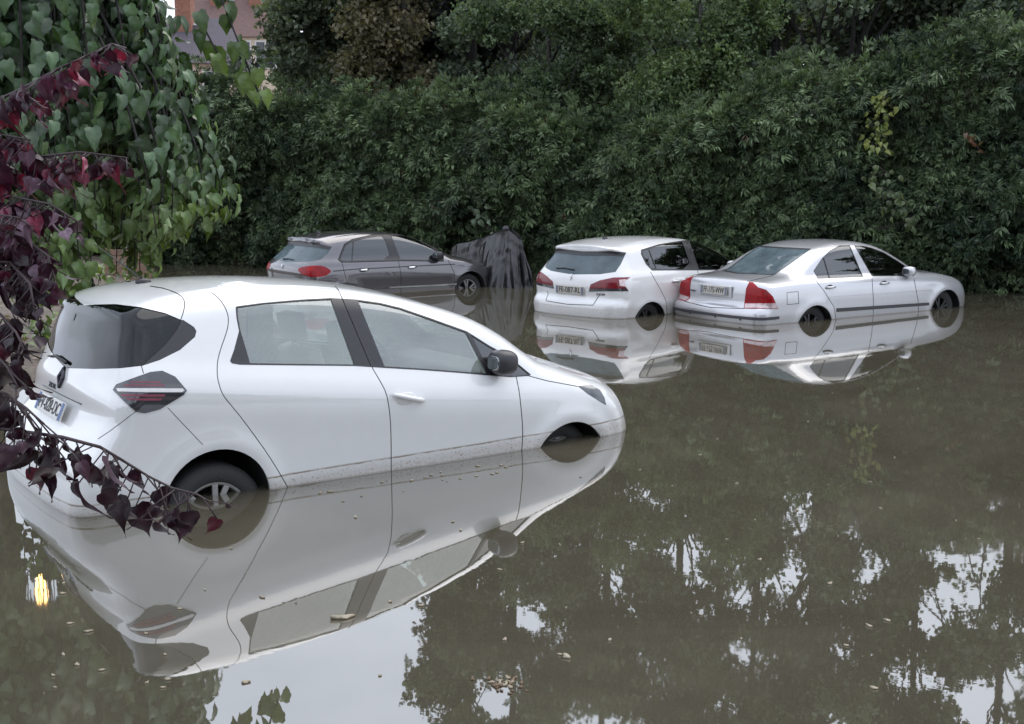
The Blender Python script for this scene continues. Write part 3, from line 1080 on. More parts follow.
# ---- silver saloon
volvo = dict(
    name="saloon_car", pose=(4.575, 16.46, 33.598, 0.416, 0.838),
    label="silver four-door saloon with stepped red tail lights and long boot, rightmost in the flood",
    profile=[(-2.20, 0.10), (-2.30, 0.30), (-2.33, 0.45), (-2.335, 0.58), (-2.30, 0.645), (-2.235, 0.68), (-2.225, 0.82), (-2.205, 0.94), (-2.16, 0.995), (-2.05, 1.015), (-1.85, 1.035), (-1.62, 1.065), (-1.40, 1.165), (-1.15, 1.285), (-0.92, 1.375), (-0.60, 1.425), (-0.30, 1.438), (0.0, 1.428), (0.30, 1.375), (0.58, 1.27), (0.88, 1.12), (1.10, 1.0), (1.28, 0.955), (1.65, 0.92), (1.98, 0.86), (2.22, 0.77), (2.33, 0.66), (2.38, 0.50), (2.37, 0.32), (2.29, 0.12), (1.2, 0.08), (-1.2, 0.08)],
    width=[(0.1, 0.80), (0.3, 0.86), (0.5, 0.885), (0.70, 0.893), (0.82, 0.880), (0.90, 0.855), (0.95, 0.80), (1.0, 0.745), (1.2, 0.655), (1.38, 0.56), (1.5, 0.46)], wblur=5,
    wslope=-0.02, cr=0.10, pr=2.6, cf=0.36, pf=2.3, crown=0.05, tr=0.02, tf=0.04,
    kz=[(0.2, 0.15), (0.8, 0.10), (1.05, 0.10), (1.6, 0.14)],
    flare=[(-1.27, 0.30, 0.36, 0.012), (1.47, 0.33, 0.36, 0.012)],
    dens=0.85, lining="lining", seat="seat_dark", rim="rim_dark", track=0.79, spoke0=0.6,
    wheels=[(-1.265, 0.30, 0.345, (-1.27, 0.33), 0.315), (1.50, 0.325, 0.35, (1.47, 0.36), 0.315)],
    dash_at=(0.72, 0.80), seat_at=(-0.05, 0.38), rear_rest=0.14,
    features=[
        ("area", "rear_door", [(816, 250), (814, 271), (816, 281.5), (824, 291), (834, 307), (838, 330), (872.5, 330), (873, 300), (872, 280), (855, 244), (840, 243)], "view", dict(cut=False)),
        ("area", "front_door", [(855, 244), (872, 280), (873, 300), (872.5, 330), (919, 322), (918, 300), (914, 280), (909, 268), (871, 245)], "view", dict(cut=False)),
        ("area", "boot_lid", [(689, 275), (747, 281), (744, 308), (690, 307)], "view", dict(cut=False)),
        ("line", "seam", [(815.5, 280), (824, 291), (834, 307), (837, 325)], 0.55),
        ("line", "seam", [(872, 277.5), (873.4, 300), (873, 328)], 0.55),
        ("line", "seam", [(914, 279), (918, 300), (919, 320)], 0.55),
        ("line", "seam", [(690, 306.4), (715, 307.6), (744, 308.6)], 0.7),
        ("line", "seam", [(747, 281.8), (758, 279), (773, 275.6)], 0.5),
        ("ring", "seam", [(787, 292.6), (798.2, 291.6), (798.8, 303.6), (787.2, 304.6)], 0.5),
        ("ring", "trim", [(814, 271), (818, 278.3), (862.5, 276.3), (849.5, 245.7), (839.5, 246), (830, 251), (822, 259)], 1.0, "view"),
        ("area", "rear_glass", [(814, 271), (818, 278.3), (862.5, 276.3), (849.5, 245.7), (839.5, 246), (830, 251), (822, 259)], "view"),
        ("line", "trim", [(823.5, 257), (829.5, 277.5)], 0.9),
        ("ring", "trim", [(855, 246), (863, 246.2), (871, 248), (883.5, 252.8), (898, 261.6), (908, 268.5), (908, 275.5), (872, 275.8)], 1.0, "view"),
        ("area", "front_glass", [(855, 246), (863, 246.2), (871, 248), (883.5, 252.8), (898, 261.6), (908, 268.5), (908, 275.5), (872, 275.8)], "view"),
        ("area", "back_trim", [(704, 272.9), (728, 254.8), (741, 248.0), (776, 246.7), (811.5, 248.6), (795.4, 260.3), (774.2, 275.3), (740, 273.9)], "view"),
        ("area", "back_glass", [(706, 272.2), (728.5, 255.5), (741.5, 249), (776, 248), (809.5, 249.5), (794.5, 260), (773.7, 274), (740, 272.8)], "view"),
        ("area", "lamp", [(743.8, 308.5), (746.3, 288.3), (749.3, 282), (753, 282.3), (758, 287.2), (766.2, 289.8), (772.9, 296.6), (778.2, 309)], "view"),
        ("area", "lamp_clear", [(744.6, 308), (745.2, 303.6), (775.6, 303.2), (777.6, 308.5)], "view"),
        ("line", "trim", [(756, 303), (756, 308.5)], 0.5),
        ("area", "bumper_strip", [(-1.0, 0.512), (0.2, 0.512), (0.2, 0.548), (-1.0, 0.548)], "rear"),
        ("area", "bumper_strip", [(-2.45, 0.512), (-1.93, 0.512), (-1.93, 0.548), (-2.45, 0.548)], "side"),
        ("area", "strip", [(836.5, 308.3), (929, 302.5), (929, 305.2), (836.5, 312.0)], "view"),
        ("area", "windscreen", [(-0.60, 1.04), (0.2, 1.04), (0.2, 1.34), (-0.50, 1.34)], "front"),
        ("area", "headlamp", [(-0.80, 0.62), (-0.48, 0.60), (-0.45, 0.73), (-0.80, 0.77)], "front"),
    ],
    nest={"lamp_clear": "tail_light"},
)
volvo["regions"] = std_regions("paint_silver", "glass_mid", "glass_blue")
volvo["regions"].update({"boot_lid": ("boot_lid", "paint_silver", 0.0, False), "lamp_clear": ("reversing_lamp", "lamp_clear", 0.006, True)})

# ---- white hatchback in the middle
white = dict(
    name="hatchback_car", pose=(2.242, 17.188, 45.361, 0.419, 0.903),
    label="smaller white hatchback between the tarpaulin and the silver saloon, seen from behind",
    profile=[(-1.98, 0.10), (-2.07, 0.30), (-2.10, 0.45), (-2.105, 0.58), (-2.08, 0.655), (-2.03, 0.70), (-2.035, 0.82), (-2.02, 0.95), (-1.975, 1.04), (-1.86, 1.20), (-1.755, 1.335), (-1.84, 1.375), (-1.83, 1.395), (-1.65, 1.425), (-1.30, 1.462), (-0.9, 1.478), (-0.45, 1.470), (-0.10, 1.440), (0.22, 1.375), (0.55, 1.265), (0.88, 1.11), (1.10, 1.01), (1.25, 0.97), (1.6, 0.90), (1.92, 0.80), (2.08, 0.69), (2.15, 0.52), (2.16, 0.35), (2.08, 0.12), (1.2, 0.08), (-1.2, 0.08)],
    width=[(0.1, 0.80), (0.3, 0.86), (0.5, 0.89), (0.70, 0.893), (0.85, 0.878), (0.95, 0.845), (1.02, 0.785), (1.2, 0.70), (1.38, 0.61), (1.5, 0.52)], wblur=7,
    wslope=-0.04, cr=0.17, pr=2.5, cf=0.50, pf=2.2, crown=0.05, tr=0.05, tf=0.05,
    kz=[(0.2, 0.16), (0.8, 0.12), (1.05, 0.10), (1.6, 0.12)],
    flare=[(-1.36, 0.30, 0.36, 0.014), (1.31, 0.30, 0.36, 0.014)],
    dens=0.85, lining="lining", seat="seat_dark", rim="rim_dark", track=0.79,
    wheels=[(-1.375, 0.29, 0.35, (-1.36, 0.33), 0.31), (1.31, 0.30, 0.345, (1.31, 0.31), 0.31)],
    dash_at=(0.78, 0.82), seat_at=(0.02, 0.42), rear_rest=0.06,
    features=[
        ("area", "rear_door", [(639, 250), (647, 265), (651, 273), (660, 289), (666, 301), (668, 325), (706, 325), (700, 285), (697, 270), (685, 239), (660, 241)], "view", dict(cut=False)),
        ("area", "front_door", [(685, 239), (697, 270), (700, 285), (706, 325), (760, 320), (760, 270), (745, 259), (716, 241), (700, 238)], "view", dict(cut=False)),
        ("area", "tailgate", [(540, 299), (593, 305), (599, 296), (588, 291), (591, 284), (616, 273), (627, 252), (557, 249), (540, 275), (541, 290)], "view", dict(cut=False)),
        ("line", "seam", [(650.5, 272), (660, 288.6), (665.8, 300.5), (668, 322)], 0.5),
        ("line", "seam", [(697.5, 270), (700.5, 285), (706, 322)], 0.5),
        ("line", "seam", [(538.5, 299.5), (548, 303.6), (593, 305.2), (599.5, 295)], 0.7),
        ("area", "pillar", [(641, 249.6), (660, 243.8), (681, 240.7), (695, 239.2), (707, 239.6), (716.5, 243), (731.5, 251.3), (746, 260.5), (752, 269.8), (698, 270.4), (652, 270.6), (646, 264.4), (641, 254.5)], "view", dict(smooth=0)),
        ("area", "rear_glass", [(642.3, 250.6), (660, 245), (681, 242), (682.5, 242.2), (691.5, 269), (653, 269.4), (647.3, 263.8), (642.5, 254)], "view", dict(smooth=1)),
        ("line", "trim", [(649, 249.5), (656.5, 269.4)], 0.8),
        ("area", "front_glass", [(689.5, 241), (695, 240.4), (707, 240.8), (716, 244.2), (731, 252.5), (745, 261.2), (750, 268.9), (699, 269.4)], "view"),
        ("line", "chrome_line", [(686.5, 241.5), (695.5, 269.5)], 0.8),
        ("area", "back_glass", [(543.5, 273.5), (551, 263), (558.5, 252), (580, 252.0), (610, 252), (626, 253), (621, 264), (615.5, 272), (600, 274.3), (570, 274.5)], "view"),
        ("area", "spoiler_shadow", [(557.5, 251.4), (580, 251.2), (610, 251.4), (626.5, 252.4), (624.6, 256), (610, 255.6), (580, 255.2), (556, 255.2)], "view"),
        ("area", "lamp", [(588.9, 291.5), (590.6, 284.5), (600, 280.4), (614, 277.5), (630, 277.3), (625, 281), (625, 286), (628.7, 291)], "view"),
        ("area", "lamp_clear", [(619, 280), (626.5, 279.2), (625, 281.5), (625, 286.5), (620, 286)], "view"),
        ("area", "lamp_dark", [(588.9, 291.5), (589.5, 288.5), (626, 288.6), (628.7, 291)], "view"),
        ("area", "windscreen", [(-0.60, 1.04), (0.2, 1.04), (0.2, 1.36), (-0.52, 1.36)], "front"),
        ("area", "headlamp", [(-0.82, 0.64), (-0.50, 0.60), (-0.46, 0.70), (-0.82, 0.78)], "front"),
    ],
    nest={"lamp_clear": "tail_light", "lamp_dark": "tail_light"},
)
white["regions"] = std_regions("paint_white_b", "glass_mid", "glass_blue")
white["regions"].update({"lamp": ("tail_light", "lamp_dark_red", 0.004, True), "lamp_clear": ("lamp_clear", "lamp_clear", 0.006, True), "lamp_dark": ("lamp_lower", "lamp_smoke", 0.006, True), "chrome_line": ("window_trim", "chrome", 0.001, True)})

# ---- dark grey hatchback behind
g_all = [(338.3, 259.5), (344.4, 244.2), (352, 239.4), (374.5, 234.3), (385.5, 233.9), (404, 233.9), (416.5, 237.4), (432, 245.8), (443, 253.5), (443.5, 261.2), (399, 261), (355, 262.2), (341, 262.2)]
grey = dict(
    name="grey_hatchback", pose=(-2.179, 19.944, 36.538, 0.426, 1.773),
    label="dark grey hatchback by the hedge with its nose against the black tarpaulin",
    profile=[(-1.84, 0.10), (-1.93, 0.30), (-1.97, 0.48), (-1.975, 0.62), (-1.95, 0.72), (-1.955, 0.85), (-1.935, 0.95), (-1.88, 1.04), (-1.70, 1.20), (-1.57, 1.34), (-1.66, 1.385), (-1.65, 1.405), (-1.45, 1.43), (-1.15, 1.458), (-0.8, 1.468), (-0.40, 1.455), (-0.05, 1.415), (0.25, 1.335), (0.55, 1.215), (0.82, 1.085), (1.02, 1.0), (1.2, 0.96), (1.5, 0.90), (1.80, 0.80), (1.94, 0.69), (2.01, 0.52), (2.02, 0.35), (1.94, 0.12), (1.2, 0.08), (-1.2, 0.08)],
    width=[(0.1, 0.78), (0.3, 0.835), (0.5, 0.865), (0.70, 0.868), (0.84, 0.85), (0.93, 0.825), (1.0, 0.765), (1.2, 0.68), (1.36, 0.59), (1.5, 0.5)], wblur=7,
    wslope=-0.05, cr=0.09, pr=2.6, cf=0.48, pf=2.2, crown=0.05, tr=0.05, tf=0.05,
    kz=[(0.2, 0.16), (0.8, 0.12), (1.05, 0.10), (1.6, 0.12)],
    flare=[(-1.25, 0.30, 0.36, 0.012), (1.18, 0.33, 0.35, 0.012)],
    dens=0.8, lining="lining", seat="seat_dark", rim="rim_dull", track=0.765,
    wheels=[(-1.25, 0.30, 0.34, (-1.25, 0.31), 0.31), (1.18, 0.36, 0.33, (1.18, 0.345), 0.30)],
    dash_at=(0.70, 0.80), seat_at=(-0.05, 0.40), rear_rest=0.06,
    features=[
        ("area", "rear_door", [(336, 258), (342, 262), (345, 275), (352, 300), (400, 300), (398, 262), (387, 232), (352, 236), (343, 243)], "view", dict(cut=False)),
        ("area", "front_door", [(387, 232), (398, 262), (400, 300), (457, 300), (455, 275), (448, 258), (432, 243), (416, 234), (404, 231)], "view", dict(cut=False)),
        ("area", "tailgate", [(266, 300), (266, 262), (283, 241), (333, 246), (328, 256), (320, 261), (299, 266), (298, 272), (305, 300)], "view", dict(cut=False)),
        ("line", "seam", [(342, 262.4), (345, 275), (352, 298)], 0.5),
        ("line", "seam", [(398.6, 261.4), (401, 275), (401, 297)], 0.5),
        ("line", "seam", [(448, 260), (454, 272), (456, 296)], 0.5),
        ("area", "pillar", g_all, "view", dict(smooth=0)),
        ("ring", "seam", g_all, 0.7, "view"),
        ("area", "rear_glass", [(340.2, 258.6), (346, 245.4), (352.8, 241.2), (374.5, 236.2), (384, 235.7), (391.4, 259.3), (355, 260.6), (342, 260.8)], "view", dict(smooth=1)),
        ("line", "trim", [(353.4, 240.5), (352.3, 260.5)], 1.1),
        ("area", "front_glass", [(391.5, 235.6), (404, 235.6), (415.6, 239), (430.6, 247.2), (441, 254.5), (441.4, 259.6), (400.5, 259.4)], "view"),
        ("area", "back_glass", [(270, 260.8), (278, 252.5), (286, 244.3), (305, 243.8), (331, 248), (327.7, 253.4), (320.6, 259.8), (306.6, 262), (285, 262)], "view"),
        ("area", "spoiler_shadow", [(285.5, 242), (300, 241.6), (318, 243.5), (332, 246.8), (329.5, 249.6), (318, 247.6), (300, 245.6), (284, 245.6)], "view"),
        ("area", "lamp", [(297.8, 270.4), (299.5, 267.5), (311.3, 265.7), (323, 265.7), (332.3, 271), (325.3, 276.3), (313.6, 277.4), (302, 274.5)], "view", dict(smooth=1)),
        ("area", "chrome_line", [(390, 286.9), (425, 285.2), (458, 283.3), (458, 284.5), (425, 286.4), (390, 288.0)], "view"),
        ("line", "crease", [(333, 271.2), (362, 268.6), (376, 268.2), (411, 266.3), (455, 264.2)], 1.0),
        ("area", "windscreen", [(-0.58, 1.03), (0.2, 1.03), (0.2, 1.34), (-0.50, 1.34)], "front"),
        ("area", "headlamp", [(-0.80, 0.64), (-0.48, 0.60), (-0.44, 0.70), (-0.80, 0.77)], "front"),
    ],
)
grey["regions"] = std_regions("paint_grey", "glass_mid", "glass_blue")
grey["regions"].update({"chrome_line": ("side_moulding", "chrome", 0.006, True), "crease": ("side_moulding", "black_trim", 0.003, True)})  # crease line: shade of the body fold drawn as a black strip


def wiper(root, body, pts):
    b = bmesh.new()
    P = []
    for (y_, z_) in pts: P.append((surface_x(body, y_, z_) - 0.010, y_, z_))
    add_tube(b, P, [0.011, 0.009, 0.006][:len(P)] if len(P) == 3 else 0.012, 6)
    bm_obj("wiper", b, M["black_trim"], root)


def antenna(root, body, x, length=0.0, y=0.0):
    zt = float(body.solve(np.array([[x, y, 0.8]]), np.array([[x, y, 2.0]]))[0, 2])
    b = bmesh.new()
    blob(b, (x, y, zt + 0.006), (0.05, 0.022, 0.022))
    if length:
        add_tube(b, [(x + 0.01, y, zt + 0.015), (x - length * 0.80, y, zt + 0.02 + length * 0.6)], [0.005, 0.003], 6)
    else:
        blob(b, (x - 0.02, y, zt + 0.028), (0.03, 0.006, 0.028))
    bm_obj("antenna", b, M["black_trim"], root)


def car_zoe():
    r, b = build_car(zoe)
    add_plate(r, b, "FV-828-DC", 0.835, w=0.52, h=0.11, tsize=0.09)
    add_rear_text(r, b, "ZOE", 0.17, 0.930, 0.15, 0.030, "letter_grey")
    # lozenge badge
    bb = bmesh.new()
    zc = 1.0
    ring = []
    for (dy, dz) in ((0, 0.055), (0.042, 0), (0, -0.055), (-0.042, 0)):
        ring.append(((surface_x(b, dy, zc + dz) - 0.010), dy, zc + dz))
    add_tube(bb, ring + [ring[0], ring[1]], 0.011, 6)
    bm_obj("badge", bb, M["badge_dark"], r)
    add_mirrors(r, 0.645, 1.035, 0.83, "black_trim", s=1.0)
    add_handle(r, b, -0.065, 0.858, "paint_white", "paint_white", ln=0.22, tilt=-0.25)
    antenna(r, b, -1.40, 0.36)
    wiper(r, b, [(0.0, 1.085), (0.22, 1.10), (0.42, 1.075)])
    # plate recess ledge above the licence plate
    bb = bmesh.new()
    n = 15
    pts = []
    for k in range(n):
        yy = -0.40 + 0.80 * k / (n - 1)
        pts.append((surface_x(b, yy, 0.902) - 0.004, yy, 0.902))
    add_tube(bb, pts, 0.0035, 6)
    bm_obj("tailgate_grip", bb, M["letter_grey"], r)
    return r


def car_volvo():
    r, b = build_car(volvo)
    zc = 0.835
    x0 = surface_x(b, 0, zc)
    bb = bmesh.new()
    add_box(bb, (x0 - 0.006, 0, zc), (0.02, 0.62, 0.155))
    bm_obj("plate_surround", bb, M["paint_silver"], r, bevel=0.008)
    add_plate(r, b, "FF-175-WW", zc + 0.008, w=0.50, h=0.11, mat="plate_dirty", out=0.028)
    add_mirrors(r, 0.63, 0.985, 0.79, "paint_silver", s=0.9)
    add_handle(r, b, -0.98, 0.865, "paint_silver", "badge_dark", ln=0.17)
    add_handle(r, b, 0.12, 0.852, "paint_silver", "badge_dark", ln=0.17)
    bb = bmesh.new()
    for yy in (-0.55, -0.12, 0.38):
        blob(bb, (surface_x(b, yy, 0.505) - 0.004, yy, 0.505), (0.008, 0.014, 0.014))
    bm_obj("parking_sensors", bb, M["black_trim"], r)
    add_rear_text(r, b, "S60", 0.46, 0.80, 0.11, 0.025, "letter_grey")
    return r


def car_white():
    r, b = build_car(white)
    add_plate(r, b, "FE-087-RL", 0.80, w=0.51, h=0.11, mat="plate_dirty", bands=True, out=0.014)
    bb = bmesh.new()
    zc = 0.975
    x0 = surface_x(b, 0, zc)
    # small upright animal-like crest reduced to a chrome blade
    add_tube(bb, [(x0 - 0.008, 0.015, zc - 0.045), (x0 - 0.010, -0.012, zc - 0.01), (x0 - 0.010, 0.012, zc + 0.015), (x0 - 0.008, -0.010, zc + 0.045)], [0.007, 0.012, 0.011, 0.006], 6)
    bm_obj("badge", bb, M["chrome"], r)
    add_rear_text(r, b, "308", -0.50, 0.765, 0.13, 0.028, "letter_grey")
    add_mirrors(r, 0.60, 1.01, 0.79, "paint_white_b", s=0.9)
    add_handle(r, b, -0.80, 0.885, "paint_white_b", "paint_white_b", ln=0.17)
    add_handle(r, b, 0.10, 0.865, "paint_white_b", "paint_white_b", ln=0.17)
    antenna(r, b, -1.30, 0)
    wiper(r, b, [(0.0, 1.075), (0.2, 1.09), (0.36, 1.075)])
    return r


def car_grey():
    r, b = build_car(grey)
    bb = bmesh.new()
    zc = 0.945
    x0 = surface_x(b, 0, zc)
    add_tube(bb, [(x0 - 0.008, 0.012, zc - 0.045), (x0 - 0.010, -0.012, zc - 0.01), (x0 - 0.010, 0.012, zc + 0.015), (x0 - 0.008, -0.010, zc + 0.045)], [0.008, 0.014, 0.012, 0.006], 6)
    bm_obj("badge", bb, M["chrome"], r)
    add_mirrors(r, 0.54, 1.0, 0.77, "black_trim", s=0.95)
    add_handle(r, b, -0.90, 0.865, "chrome", "badge_dark", ln=0.15)
    add_handle(r, b, 0.02, 0.84, "chrome", "badge_dark", ln=0.15)
    antenna(r, b, -1.25, 0)
    wiper(r, b, [(0.12, 1.06), (-0.05, 1.075), (-0.25, 1.065)])
    return r


CARS = [car_zoe(), car_volvo(), car_white(), car_grey()]
# ------------------------------------------------------------------ foliage helpers
def cloud(name, tv, tf, pos, basis, scale, tint, mat, parent=None, smooth=False, shade=None, blotch=0.0):
    """many copies of one small quad template as ONE mesh, each copy with its own colour"""
    pos = np.asarray(pos, float); n = len(pos)
    tv = np.asarray(tv, float); tf = np.asarray(tf, int)
    sc = np.asarray(scale, float)
    if sc.ndim == 0: sc = np.full(n, float(sc))
    V = np.einsum("nij,vj->nvi", basis, tv) * sc[:, None, None] + pos[:, None, :]
    k = len(tv)
    Fq = (tf[None, :, :] + (np.arange(n) * k)[:, None, None]).reshape(-1, 4)
    me = bpy.data.meshes.new("m")
    me.vertices.add(n * k)
    me.vertices.foreach_set("co", V.reshape(-1))
    me.loops.add(len(Fq) * 4)
    me.loops.foreach_set("vertex_index", Fq.reshape(-1).astype(np.int32))
    me.polygons.add(len(Fq))
    me.polygons.foreach_set("loop_start", np.arange(0, len(Fq) * 4, 4, dtype=np.int32))
    me.polygons.foreach_set("loop_total", np.full(len(Fq), 4, dtype=np.int32))
    me.update(calc_edges=True)
    ca = me.color_attributes.new("tint", "FLOAT_COLOR", "POINT")
    c = np.ones((n, k, 4)); c[:, :, :3] = np.asarray(tint)[:, None, :]
    if shade is not None: c[:, :, :3] *= np.asarray(shade)[None, :, None]
    if blotch: c[:, :, :3] *= np.clip(1 + RNG.normal(size=(n, k, 1)) * blotch, 0.4, 1.8)
    ca.data.foreach_set("color", c.reshape(-1))
    return link(name, me, mat, parent, smooth)


def unit(v): return v / (np.linalg.norm(v, axis=-1, keepdims=True) + 1e-12)


def frames(xdir, nrm):
    """basis with x along xdir and z near nrm"""
    x = unit(xdir)
    y = unit(np.cross(nrm, x))
    z = np.cross(x, y)
    return np.stack([x, y, z], axis=2)


def heart_leaf(nl=6, nw=2, width=0.46, curl=0.18, fold=0.22, notch=0.12, wave=0.03, lobes=0.0, drip=0.0):
    """heart-shaped leaf, stalk end at the origin, tip at x = 1"""
    us = np.linspace(0, 1, nl + 1)
    prof = np.interp(us, [0, 0.08, 0.22, 0.42, 0.65, 0.82, 0.92, 1.0], [0.50, 0.82, 1.0, 0.95, 0.66, 0.30, 0.11, 0.0])
    if drip: prof = np.interp(us, [0, 0.08, 0.2, 0.38, 0.56, 0.70, 0.80, 1.0], [0.50, 0.85, 1.0, 0.90, 0.55, 0.22, 0.09, 0.0])
    V, Fq = [], []
    m = 2 * nw + 1
    for i, u in enumerate(us):
        for j in range(m):
            s = (j - nw) / nw
            y = s * prof[i] * width
            x = u - (notch * abs(s) * max(0, 1 - u * 3.2))
            z = -curl * u * u + fold * abs(y) - 0.25 * y * y + wave * math.sin(u * 9 + s * 2.0) * abs(s)
            if 1 <= i <= 6: y *= 1 + lobes * math.sin(i * 2.1 + 0.5 * np.sign(s)) * abs(s)
            V.append((x, y, z))
    for i in range(nl):
        for j in range(m - 1):
            a = i * m + j
            Fq.append((a, a + 1, a + m + 1, a + m))
    return np.array(V), np.array(Fq)


def fan_spray(pairs=7, L=0.30, w=0.036, droop=0.3):
    """flat feathery conifer spray: a stalk with narrow side shoots, tip at x = 1"""
    V, Fq = [], []

    def blade(p, d, ln, wd):
        d = unit(np.array(d, float)); s = unit(np.cross(d, [0, 0, 1]))
        b = len(V)
        for q in (p, p + d * ln * 0.5 + s * wd, p + d * ln, p + d * ln * 0.5 - s * wd): V.append(q)
        Fq.append((b, b + 1, b + 2, b + 3))
    for i in range(pairs):
        u = 0.08 + 0.72 * i / (pairs - 1)
        p = np.array([u, 0, -droop * u * u])
        ln = L * (1.25 - 0.75 * u)
        for sgn in (-1, 1):
            blade(p, (0.75, sgn * 0.75, -droop * u - 0.15), ln, w)
    blade(np.array([0.0, 0, 0]), (1, 0, -droop * 0.5), 0.6, w * 0.6)
    blade(np.array([0.5, 0, -droop * 0.25]), (1, 0, -droop * 1.3), 0.55, w)
    return np.array(V), np.array(Fq)


def leaf_clump(n=9, r=0.5, ln=0.5, w=0.17, seed=1):
    g = np.random.default_rng(seed)
    V, Fq = [], []
    for i in range(n):
        c = g.normal(size=3) * r * 0.55
        d = unit(g.normal(size=3) + np.array([0, 0, -0.5])); s = unit(np.cross(d, g.normal(size=3)))
        b = len(V)
        nn = np.cross(d, s)
        for q in (c, c + d * ln * 0.45 + s * w + nn * 0.03, c + d * ln, c + d * ln * 0.45 - s * w + nn * 0.03): V.append(q)
        Fq.append((b, b + 1, b + 2, b + 3))
    return np.array(V), np.array(Fq)


def rand_dirs(n, bias=(0, 0, 0)):
    return unit(RNG.normal(size=(n, 3)) + np.array(bias))


def tints(n, a, b, jitter=0.18, sel=None):
    t = RNG.random((n, 1)) if sel is None else np.asarray(sel)[:, None]
    c = np.array(a) * (1 - t) + np.array(b) * t
    return np.clip(c * (1 + RNG.normal(size=(n, 1)) * jitter), 0.002, 1)


M["hedge_leaf"] = mat_leaf("hedge_foliage", 0.5, 0.12, spec=0.35)
M["tree_leaf"] = mat_leaf("tree_foliage", 0.55, 0.30, spec=0.3)
M["big_leaf"] = mat_leaf("broad_green_leaf", 0.34, 0.16, (1.6, 1.7, 0.6), spec=0.5)
M["purple_leaf"] = mat_leaf("purple_leaf", 0.34, 0.12, (2.2, 0.5, 0.8), spec=0.35)
M["bark"] = mat_plain("tree_bark", (0.026, 0.023, 0.022), 0.9, noise=0.4, scale=14, bump=0.8)
M["bark_pale"] = mat_plain("pale_tree_bark", (0.20, 0.15, 0.09), 0.85, noise=0.4, scale=18, bump=0.6)
M["twig"] = mat_plain("dark_twig", (0.035, 0.02, 0.022), 0.6, noise=0.3)
M["hedge_core"] = mat_plain("hedge_dark_core", (0.008, 0.010, 0.007), 1.0, noise=0.4, scale=6, spec=0.0)

def leaf_shade(nl, nw, mid=1.28, edge=0.92):
    """paler midrib, slightly darker margin"""
    return np.array([(mid if j == nw else (edge if j in (0, 2 * nw) else 1.0)) for i in range(nl + 1) for j in range(2 * nw + 1)])


HEART = heart_leaf(8, 2, 0.38, 0.60, 0.42, 0.05, 0.05, 0.10, 0)
def hair_tuft(n=9, seed=5):
    """tuft of fine drooping shoots fanning from a twig, tips near x = 1"""
    g = np.random.default_rng(seed)
    V, Fq = [], []
    for i in range(n):
        p = np.array([0.30 * g.random(), 0.10 * g.normal(), 0.06 * g.normal()])
        d = unit(np.array([1.0, 0.62 * g.normal(), 0.40 * g.normal() + 0.15]))
        ln = 0.45 + 0.35 * g.random()
        s = unit(np.cross(d, [0, 0.2 * g.normal(), 1.0]))
        w = 0.050 + 0.025 * g.random()
        mid = p + d * ln * 0.55
        tip = p + d * ln + np.array([0, 0, -0.22 * ln])
        b_ = len(V)
        for q in (p, mid + s * w, tip, mid - s * w): V.append(q)
        Fq.append((b_, b_ + 1, b_ + 2, b_ + 3))
    return np.array(V), np.array(Fq)


SPRAY = hair_tuft()
SPRAY2 = hair_tuft(9, 9)
CLUMPS = [leaf_clump(seed=s) for s in range(4)]


def wob(x, f, ph=0.0):
    return (np.sin(x * f + ph) + np.sin(x * f * 2.31 + 1.7 * ph + 0.6) * 0.6 + np.sin(x * f * 4.7 + 2.9 * ph) * 0.35) / 1.95


# ------------------------------------------------------------------ ground
HA, HB = np.array([13.0, 16.3]), np.array([-11.5, 27.6])     # the line of the hedge face
HDIR = unit(HB - HA); HN = np.array([HDIR[1], -HDIR[0]])
if HN[1] > 0: HN = -HN
HLEN = float(np.linalg.norm(HB - HA))


def ground_z(x, y):
    x, y = np.asarray(x, float), np.asarray(y, float)
    h = np.full(np.broadcast(x, y).shape, -0.55)
    # bank on the left, beyond the first car
    ax, ay, bx, by = -3.55, 9.0, -6.9, 23.0
    dx, dy = bx - ax, by - ay
    L = math.hypot(dx, dy)
    s = -((x - ax) * dy - (y - ay) * dx) / L
    s = np.where(y < 9.0, s - (9.0 - y) * 0.9, s)
    h = np.maximum(h, -0.55 + 0.62 * sstep(s, -1.6, 1.0) + 0.055 * np.clip(s - 0.6, 0, 14))
    # rise under and behind the hedge
    d = (x - HA[0]) * HN[0] + (y - HA[1]) * HN[1]
    h = np.maximum(h, -0.55 + 0.72 * sstep(-d, -0.3, 1.6) + 0.02 * np.clip(-d, 0, 40))
    # the photographer's bank
    h = np.maximum(h, -0.55 + 0.70 * sstep(-y, -2.3, -0.8) + 0.02 * np.clip(-y, 0, 30))
    return h + 0.03 * wob(x, 1.3, 0.4) * wob(y, 1.1, 1.2)


gx = np.concatenate([[-900, -300, -120, -60], np.linspace(-30, 30, 121), [60, 120, 300, 900]])
gy = np.concatenate([[-900, -300, -100, -40], np.linspace(-20, 45, 131), [60, 100, 200, 400, 1200]])
GX, GY = np.meshgrid(gx, gy, indexing="ij")
GZ = ground_z(GX, GY)
V = np.stack([GX, GY, GZ], -1).reshape(-1, 3)
m_ = len(gy)
Fq = [(i * m_ + j, (i + 1) * m_ + j, (i + 1) * m_ + j + 1, i * m_ + j + 1) for i in range(len(gx) - 1) for j in range(m_ - 1)]
d = N("wet_ground")
tc = d.n("TexCoord")
a1 = d.n("TexNoise", Scale=1.2, Detail=8.0, Roughness=0.7)
d.t.links.new(tc.outputs["Object"], a1.inputs["Vector"])
a2 = d.n("TexNoise", Scale=22.0, Detail=4.0, Roughness=0.7)
d.t.links.new(tc.outputs["Object"], a2.inputs["Vector"])
c1 = ramp(d, a1.outputs["Fac"], [(0.32, (0.075, 0.055, 0.042)), (0.55, (0.14, 0.108, 0.085)), (0.72, (0.10, 0.10, 0.05))])
